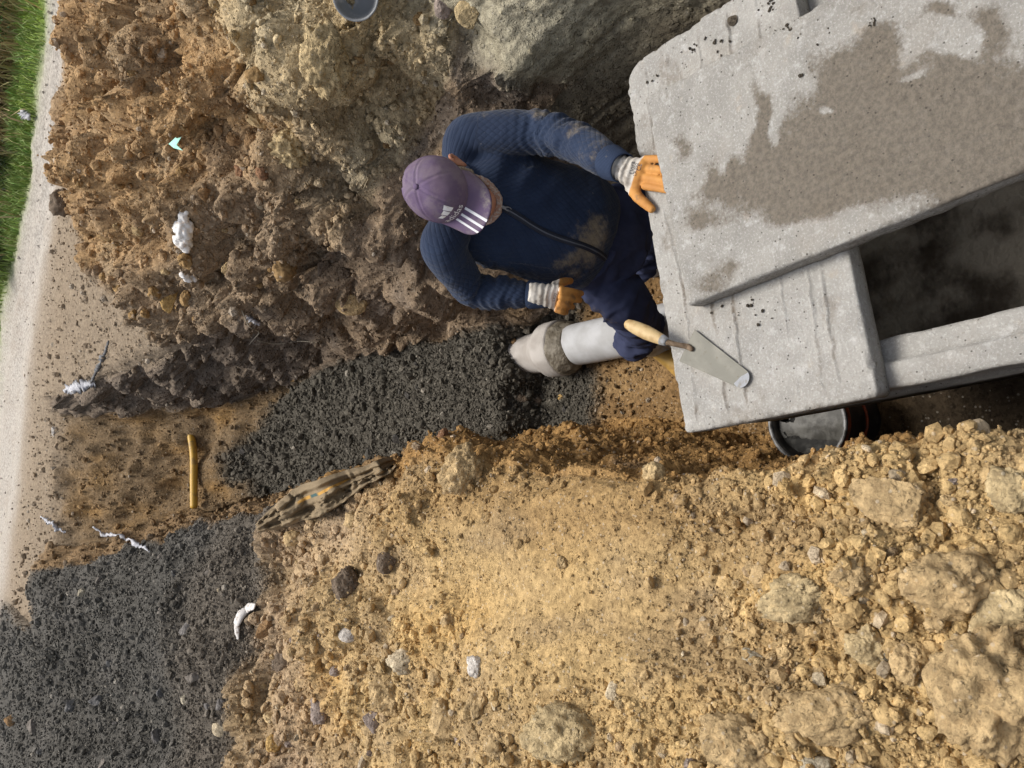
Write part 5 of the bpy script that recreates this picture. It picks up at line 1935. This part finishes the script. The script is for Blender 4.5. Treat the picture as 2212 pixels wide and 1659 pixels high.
# rubble on the slabs
for px, py, w, z, lab in ((1582, 43, 22, -.095, 'dark brown cube of rubble on the far corner of the slab'),):
    p = at_z(px, py, z)
    V, F = BLOCKS[3]
    o = build('rubble', V * w / 2 / FOC * 2.3, F, MAT_STONE, None, False, np.tile(np.array([[.12, .10, .075]]), (len(V), 1)))
    o.location = p
    tag(o, lab, 'rubble')
cr_v, cr_f, off = [], [], 0
for cx_, cy_, n_, sp in ((1545, 95, 26, 16), (1660, 12, 30, 9), (1490, 105, 14, 10), (1420, 175, 8, 12), (1690, 60, 10, 12), (1885, 52, 14, 8), (1760, 75, 10, 30), (1740, 165, 7, 9), (1620, 655, 12, 14), (1640, 690, 8, 16), (1600, 690, 8, 25), (1500, 640, 10, 25)):
    for _ in range(max(3, n_ // 2)):
        z = -.097 if (cx_ < 1680 and cy_ < 180 or cy_ > 600) else -.034
        p = at_z(cx_ + rng.normal(0, sp), cy_ + rng.normal(0, sp * .7), z)
        V, F = SMALL_C[rng.integers(0, 5)]
        s = rng.uniform(.0015, .0055)
        cr_v.append(V @ rand_rot(1)[0].T * s * np.array([1, 1, .6]) + p)
        cr_f.append(F + off)
        off += len(V)
V = np.concatenate(cr_v)
# crumbs that would float past the edge are left out by keeping to the slab's own outline
o = build('dirt_crumbs', V, np.concatenate(cr_f), MAT_STONE, None, False, np.tile(np.array([[.06, .05, .038]]), (len(V), 1)))
tag(o, 'dark crumbs of soil scattered on the concrete slabs', None, None, 'stuff')

# ------------------------------------------------------------------ litter
N = Nodes('white_foam')
c = N.mix(N.ramp(N.noise(25, 6), .5, .7), (.80, .79, .77), (.60, .48, .38))
MAT_FOAM = N.done(c, .9, N.bump(N.voro(60), .5, .004), None, .2)


def foam(pts, label):
    parts = []
    c0, n0 = ground_hit(*pts[0][:2])
    for px, py, w in pts:
        p, n = ground_hit(px, py)
        m = ((p - EYE) @ FWD) / FOC
        parts.append(ell((p + c0 * 0) + n * w * m * .12, np.array([1, 0, 0.]) * w * m * .5, np.array([0, 1, 0.]) * w * m * .5, np.array([0, 0, 1.]) * w * m * .42, 8))
    cs_ = [ground_hit(a_, b_)[0] for a_, b_, _ in pts]
    parts.append(tube(cs_ if len(cs_) > 1 else [c0, c0 + n0 * .01], [.022] * max(2, len(cs_)), 10))
    V, Nn, F = fuse(parts, .008, 2)
    w1_, w2_, _ = worley(V * 38, 3)
    V = V + Nn * (.012 * (np.sqrt(np.clip(1 - (w1_ / .7) ** 2, 0, 1)) - .4) + .004 * fbm(V, 60, 2, 4))[:, None]
    o = build('foam_lump', V, F, MAT_FOAM)
    tag(o, label, 'foam')


foam([(397, 466, 30), (394, 490, 50), (398, 514, 46), (403, 530, 28)], 'large white lump of expanding foam on the brown bank')
foam([(396, 594, 14), (406, 600, 18), (418, 603, 16)], 'small white foam lump near the trench edge')

MAT_GREEN = simple('mint_plastic', (.30, .66, .54), .35, (.40, .72, .62), 18)
p, n = ground_hit(378, 306)
m = ((p - EYE) @ FWD) / FOC
q = lambda dx, dy, l: at_y(378 + dx, 306 + dy, p[1] - .15 - .006 * dx) + n * l * .4
tri = np.array([q(-16, -3, .05), q(6, -20, .03), q(13, -16, .03), q(1, -1, .05), q(16, 16, .02), q(-4, 9, .03)])
o = build('plastic_shard', *loft([tri, tri + np.array([.004, .008, -.004])]), MAT_GREEN, None, False)
tag(o, 'mint green broken plastic shard on the brown bank', 'plastic')


def ribbon(name, pix, width, mat, label, cat, lift=.02, jag=.4, n=40):
    pts = []
    for a in spline(np.array([(p_[0], p_[1], 0) for p_ in pix], float), n):
        g, nn = ground_hit(a[0], a[1])
        pts.append(g + nn * lift)
    pts = np.array(pts)
    for _ in range(3):
        pts[1:-1] = .25 * pts[:-2] + .5 * pts[1:-1] + .25 * pts[2:]
    tn = np.gradient(pts, axis=0)
    rs = []
    for i_ in range(n):
        t_i = tn[i_] / np.linalg.norm(tn[i_])
        vdir = EYE - pts[i_]
        s_ = np.cross(t_i, vdir)
        s_ /= np.linalg.norm(s_)
        u_ = np.cross(s_, t_i)
        w_ = width * (.35 + .65 * math.sin(math.pi * (i_ + .5) / n)) * (1 + jag * rng.normal())
        w_ = max(w_, width * .15)
        k_ = rng.normal(0, .12) * width
        rs.append(np.array([pts[i_] - s_ * w_ + u_ * k_, pts[i_] + u_ * (width * .12 + k_), pts[i_] + s_ * w_, pts[i_] - u_ * .004]))
    o = build(name, *loft(rs), mat, None, True)
    return tag(o, label, cat)


MAT_FIBRE = simple('white_geotextile', (.52, .52, .54), .8, (.28, .28, .31), 30, .4, .65, 90, .5, .004)
ribbon('torn_sheet', [(146, 846), (172, 838), (196, 832), (208, 822)], .045, MAT_FIBRE, 'frayed bluish white sheet scrap at the far right trench corner', 'sheet', .03)
ribbon('torn_sheet', [(196, 826), (212, 800), (232, 762), (240, 735)], .016, simple('grey_black_sheet', (.07, .068, .07), .6, (.2, .2, .2), 40), 'dark torn sheet strip running up the bank behind the frayed scrap', 'sheet', .02)
ribbon('torn_sheet', [(96, 1114), (112, 1128), (128, 1142), (146, 1150)], .020, MAT_FIBRE, 'short white torn sheet edge at the road end of the gravel', 'sheet', .03)
ribbon('torn_sheet', [(205, 1140), (232, 1154), (270, 1164), (298, 1178), (322, 1188)], .018, MAT_FIBRE, 'long white torn sheet edge along the gravel lip', 'sheet', .03)
ribbon('plastic_scrap', [(532, 680), (545, 690), (560, 700)], .02, MAT_FIBRE, 'whitish plastic scrap stuck in the trench wall', 'plastic', .015)
ribbon('litter', [(62, 244), (70, 250), (78, 257)], .05, MAT_FIBRE, 'white crumpled paper on the grass verge', 'litter', .06, .2)
MAT_ROOT = simple('dry_root', (.42, .37, .28), .8)
for pix, lab in (([(520, 668), (536, 700), (556, 712), (552, 730), (544, 742)], 'thin pale root curling out of the trench wall'), ([(560, 735), (600, 742), (650, 736), (690, 740)], 'thin grey root lying along the trench wall hollow')):
    pts = []
    for a in pix:
        g, nn = ground_hit(*a)
        pts.append(g + nn * .02)
    o = build('root', *tube(pts, [.0035] * len(pts), 6, 40), MAT_ROOT)
    tag(o, lab, 'root')

# white curved shard on the gravel
p, n = ground_hit(532, 1340)
m = ((p - EYE) @ FWD) / FOC
arc_ = [(-13, 36), (-16, 20), (-14, 4), (-6, -14), (8, -26), (24, -32)]
wid = [5, 9, 13, 15, 13, 5]
pts = [at_y(532 + a, 1340 + b, p[1]) for a, b in arc_]
pts = [ground_hit(532 + a, 1340 + b)[0] + np.array([0, 0, .012]) for a, b in arc_]
V, F = tube(pts, [w_ * m for w_ in wid], 14, 30, True, .45)
V = V + .006 * np.stack([fbm(V, 30, 3, 1), fbm(V, 30, 3, 2), fbm(V, 30, 3, 3)], -1)
o = build('shard', V, F, simple('white_mortar_shard', (.62, .59, .56), .9, (.25, .21, .18), 30, .5, .62, 80, .6, .005))
tag(o, 'curved white shard of old mortar on the dark gravel', 'shard')

# ------------------------------------------------------------------ sack
ns, nw_ = 90, 44
A_, B_ = np.array([556, 1142.]), np.array([850, 996.])
G = np.zeros((nw_, ns, 3))
UVs = np.zeros((nw_, ns, 2))
ax2 = (B_ - A_) / np.linalg.norm(B_ - A_)
pr2 = np.array([ax2[1], -ax2[0]])
for i_ in range(ns):
    s = i_ / (ns - 1)
    half = 8 + 34 * math.sin(math.pi * min(s * 1.15, 1) ** .8) if s < .87 else max(14, 34 - 150 * (s - .87))
    half = np.interp(s, [0, .15, .4, .6, .8, .95, 1], [10, 26, 40, 32, 20, 17, 11])
    mid_ = A_ + (B_ - A_) * s + pr2 * np.interp(s, [0, .3, .5, .7, 1], [0, 4, 2, 2, -2])
    for j in range(nw_):
        w_ = -1 + 2 * j / (nw_ - 1)
        xy = mid_ + pr2 * half * w_
        fold = .020 * math.sin(w_ * 8.0 + s * 3.0 + .8) + .006 * math.sin(w_ * 15 - s * 5) + .045 * (1 - w_ * w_)
        if j == 0:
            gm = [np.linalg.norm(ground_hit(*(mid_ + pr2 * half * e_))[0] - EYE) for e_ in (-.9, -.6, -.3, 0, .3)]
            tm_ = min(gm) * .5 + .5 * float(np.median(gm)) if i_ == 0 else .75 * tm_ + .25 * (min(gm) * .5 + .5 * float(np.median(gm)))
        dv_ = sight(*xy)
        dv_ /= np.linalg.norm(dv_)
        hit_d = np.linalg.norm(ground_hit(*xy)[0] - EYE)
        G[j, i_] = EYE + dv_ * (min(hit_d, tm_ + .10) - .075 - fold)
        UVs[j, i_] = (s, w_)
Gf = G.reshape(-1, 3)
Gf += .007 * np.stack([fbm(Gf, 9, 3, 1), fbm(Gf, 9, 3, 2), fbm(Gf, 9, 3, 3)], -1)
N = Nodes('burlap_sack')
sp_ = N.n('ShaderNodeSeparateXYZ')
N.put(sp_.inputs[0], N.attr('suv', 'Vector'))
c = N.mix(N.ramp(N.noise(14, 6), .35, .65), (.25, .19, .118), (.21, .16, .10))
st1 = N.math('MULTIPLY', N.ramp(sp_.outputs[1], .10, .13), N.ramp(sp_.outputs[1], .30, .27))
st1 = N.math('MULTIPLY', st1, N.math('MULTIPLY', N.ramp(sp_.outputs[0], .30, .33), N.ramp(sp_.outputs[0], .72, .66)))
c = N.mix(st1, c, (.46, .26, .07))
tl = N.math('MULTIPLY', st1, N.math('MULTIPLY', N.ramp(sp_.outputs[0], .40, .42), N.ramp(sp_.outputs[0], .47, .45)))
c = N.mix(tl, c, (.055, .10, .10))
wv = N.n('ShaderNodeTexWave')
wv.inputs['Scale'].default_value = 130
N.put(wv.inputs['Vector'], N.tc.outputs['Object'])
MAT_SACK = N.done(c, .92, N.bump(wv.outputs['Fac'], .25, .002, N.bump(N.noise(60, 6), .5, .006)), None, .15)
I_ = np.arange(nw_ * ns).reshape(nw_, ns)
back = Gf + np.array([0, .012, -.012])
top_f = np.stack([I_[:-1, :-1], I_[:-1, 1:], I_[1:, 1:], I_[1:, :-1]], -1).reshape(-1, 4)
bot_f = top_f[:, ::-1] + nw_ * ns
lp = np.concatenate([I_[0, :-1], I_[:-1, -1], I_[-1, :0:-1], I_[:0:-1, 0]])
sd_f = np.stack([lp, lp + nw_ * ns, np.roll(lp, -1) + nw_ * ns, np.roll(lp, -1)], -1)
suv = np.tile(np.concatenate([UVs.reshape(-1, 2), np.zeros((nw_ * ns, 1))], 1), (2, 1))
o = build('sack', np.concatenate([Gf, back]), np.concatenate([top_f, bot_f, sd_f]), MAT_SACK, None, True, None, {'suv': suv})
tag(o, 'empty brown woven sack with teal and orange stripes on the trench lip', 'sack')

# ------------------------------------------------------------------ rubber bowl at the top of the bank
MAT_RUB = simple('grey_rubber', (.20, .21, .22), .6, (.36, .36, .36), 18, .5, .68, 60, .3, .003)
bp_, bn_ = ground_hit(768, 4)
m = ((bp_ - EYE) @ FWD) / FOC
R_ = 49 * m
view = (EYE - bp_) / np.linalg.norm(EYE - bp_)
axb = view * .88 + np.array([0.0, -.1, .35])
axb /= np.linalg.norm(axb)
cb = at_y(768, -8, bp_[1]) + view * .10
V, F = lathe(cb, axb, [(-R_ * 1.1, .003), (-R_ * 1.1, R_ * .62), (-R_ * .3, R_ * .93), (-.006, R_ * .98), (0, R_), (.004, R_ * .985), (.0, R_ * .90), (-R_ * .3, R_ * .84), (-R_ * .95, R_ * .55), (-R_ * 1.0, .003)], 48)
o = build('rubber_bowl', V, F, MAT_RUB)
tag(o, 'grey rubber mixing bowl lying at the top of the bank', 'bowl')

# ------------------------------------------------------------------ grass verge, dry stalks, bushes
gz = np.flatnonzero((zone == 8) & SEEN)
ov = over[gz]
wgt = np.where(ov < 1.9, 1.0, .55) * np.where(ov < .06, .1, 1)
pick = rng.choice(gz, 26000, p=wgt / wgt.sum())
jit = rng.normal(0, .05, (len(pick), 3)) * [1, 1, 0]
root_ = P[pick] + jit
dry = (over[pick] > .75 + .5 * rng.random(len(pick))) | (rng.random(len(pick)) < .03)
hgt = rng.uniform(.06, .16, len(pick)) * np.where(dry, 2.6, 1)
lean = rng.normal(0, .35, (len(pick), 2))
sd2 = rng.normal(size=(len(pick), 2))
sd2 /= np.linalg.norm(sd2, axis=1, keepdims=True)
wd = rng.uniform(.004, .009, len(pick))
V = np.zeros((len(pick), 5, 3))
for k, (f, ww) in enumerate(((0, 1), (0, -1), (.55, .75), (.55, -.75), (1, 0))):
    V[:, k, :2] = root_[:, :2] + sd2 * (wd * ww)[:, None] + lean * (hgt * f * f)[:, None]
    V[:, k, 2] = root_[:, 2] - .01 + hgt * f * (1 - .15 * f)
Fb = np.arange(len(pick))[:, None] * 5
Ft = np.concatenate([Fb + [0, 1, 3], Fb + [0, 3, 2], Fb + [2, 3, 4]])
cg = np.where(dry[:, None], np.array([[.34, .27, .13]]), np.array([[.23, .31, .085]])) * rng.uniform(.65, 1.35, (len(pick), 1)) * (1 + rng.normal(0, .08, (len(pick), 3)))
N = Nodes('grass_blades')
MAT_GRASS = N.done(N.attr('Col'), .7, None, None, .3)
N.b.inputs['Transmission Weight'].default_value = 0
o = build('grass', V.reshape(-1, 3), Ft, MAT_GRASS, None, False, np.repeat(cg, 5, 0))
tag(o, 'bright green grass along the road with dry grass behind', None, None, 'stuff')

MAT_LEAF = Nodes('leaves')
MAT_LEAF = MAT_LEAF.done(MAT_LEAF.attr('Col'), .6, None, None, .35)
MAT_BARK = simple('bark', (.10, .075, .05), .9)


def bush(px, py, size, label, col, n=1500):
    g, nn = ground_hit(px, py)
    root = thing('bush', label, 'bush', tuple(g))
    pts = rng.normal(size=(n, 3))
    pts /= np.linalg.norm(pts, axis=1, keepdims=True)
    pts *= (rng.random(n) ** .4)[:, None] * (1 + .55 * fbm(pts, 1.8, 2, int(px) + 7 + int(py)))[:, None]
    c_ = pts * np.array([size, size * .8, size * .75]) + np.array([0, 0, size * .6])
    c_ = c_[c_[:, 2] > -.05]
    n = len(c_)
    R = rand_rot(n)
    lf = np.array([(-.5, 0, 0), (0, -.28, .05), (.5, 0, 0), (0, .28, .05)])
    W = np.einsum('nij,vj->nvi', R, lf) * (rng.uniform(.06, .13, n) * max(size, .4))[:, None, None] + c_[:, None, :]
    cc_ = np.array(col)[None] * rng.uniform(.5, 1.5, (n, 1))
    build('crown', W.reshape(-1, 3), np.arange(n * 4).reshape(-1, 4), MAT_LEAF, root, False, np.repeat(cc_, 4, 0))
    st = [tube([(0, 0, -.05), (rng.normal(0, .1) * size, rng.normal(0, .1) * size, size * .4), (rng.normal(0, .3) * size, rng.normal(0, .3) * size, size * .9)], [.02, .014, .006], 6, 8) for _ in range(5)]
    build('stem', *merge(*st), MAT_BARK, root)


for a in ((10, 470, .42, 'dark green bush beyond the grass, level with the dark clod', (.06, .09, .035)), (18, 350, .34, 'dark bush above the dark clod on the road', (.06, .085, .035)),
          (6, 560, .34, 'low dark bush nearest the end of the bright grass', (.07, .095, .035)), (14, 250, .30, 'brownish bush among dry stalks beyond the paper litter', (.14, .12, .06)),
          (16, 40, .36, 'fresh green bush in the upper corner beyond the road', (.08, .16, .04)), (22, 165, .26, 'reddish brown bush just below the upper corner bush', (.19, .13, .07))):
    bush(*a)
bpy.context.view_layer.update()
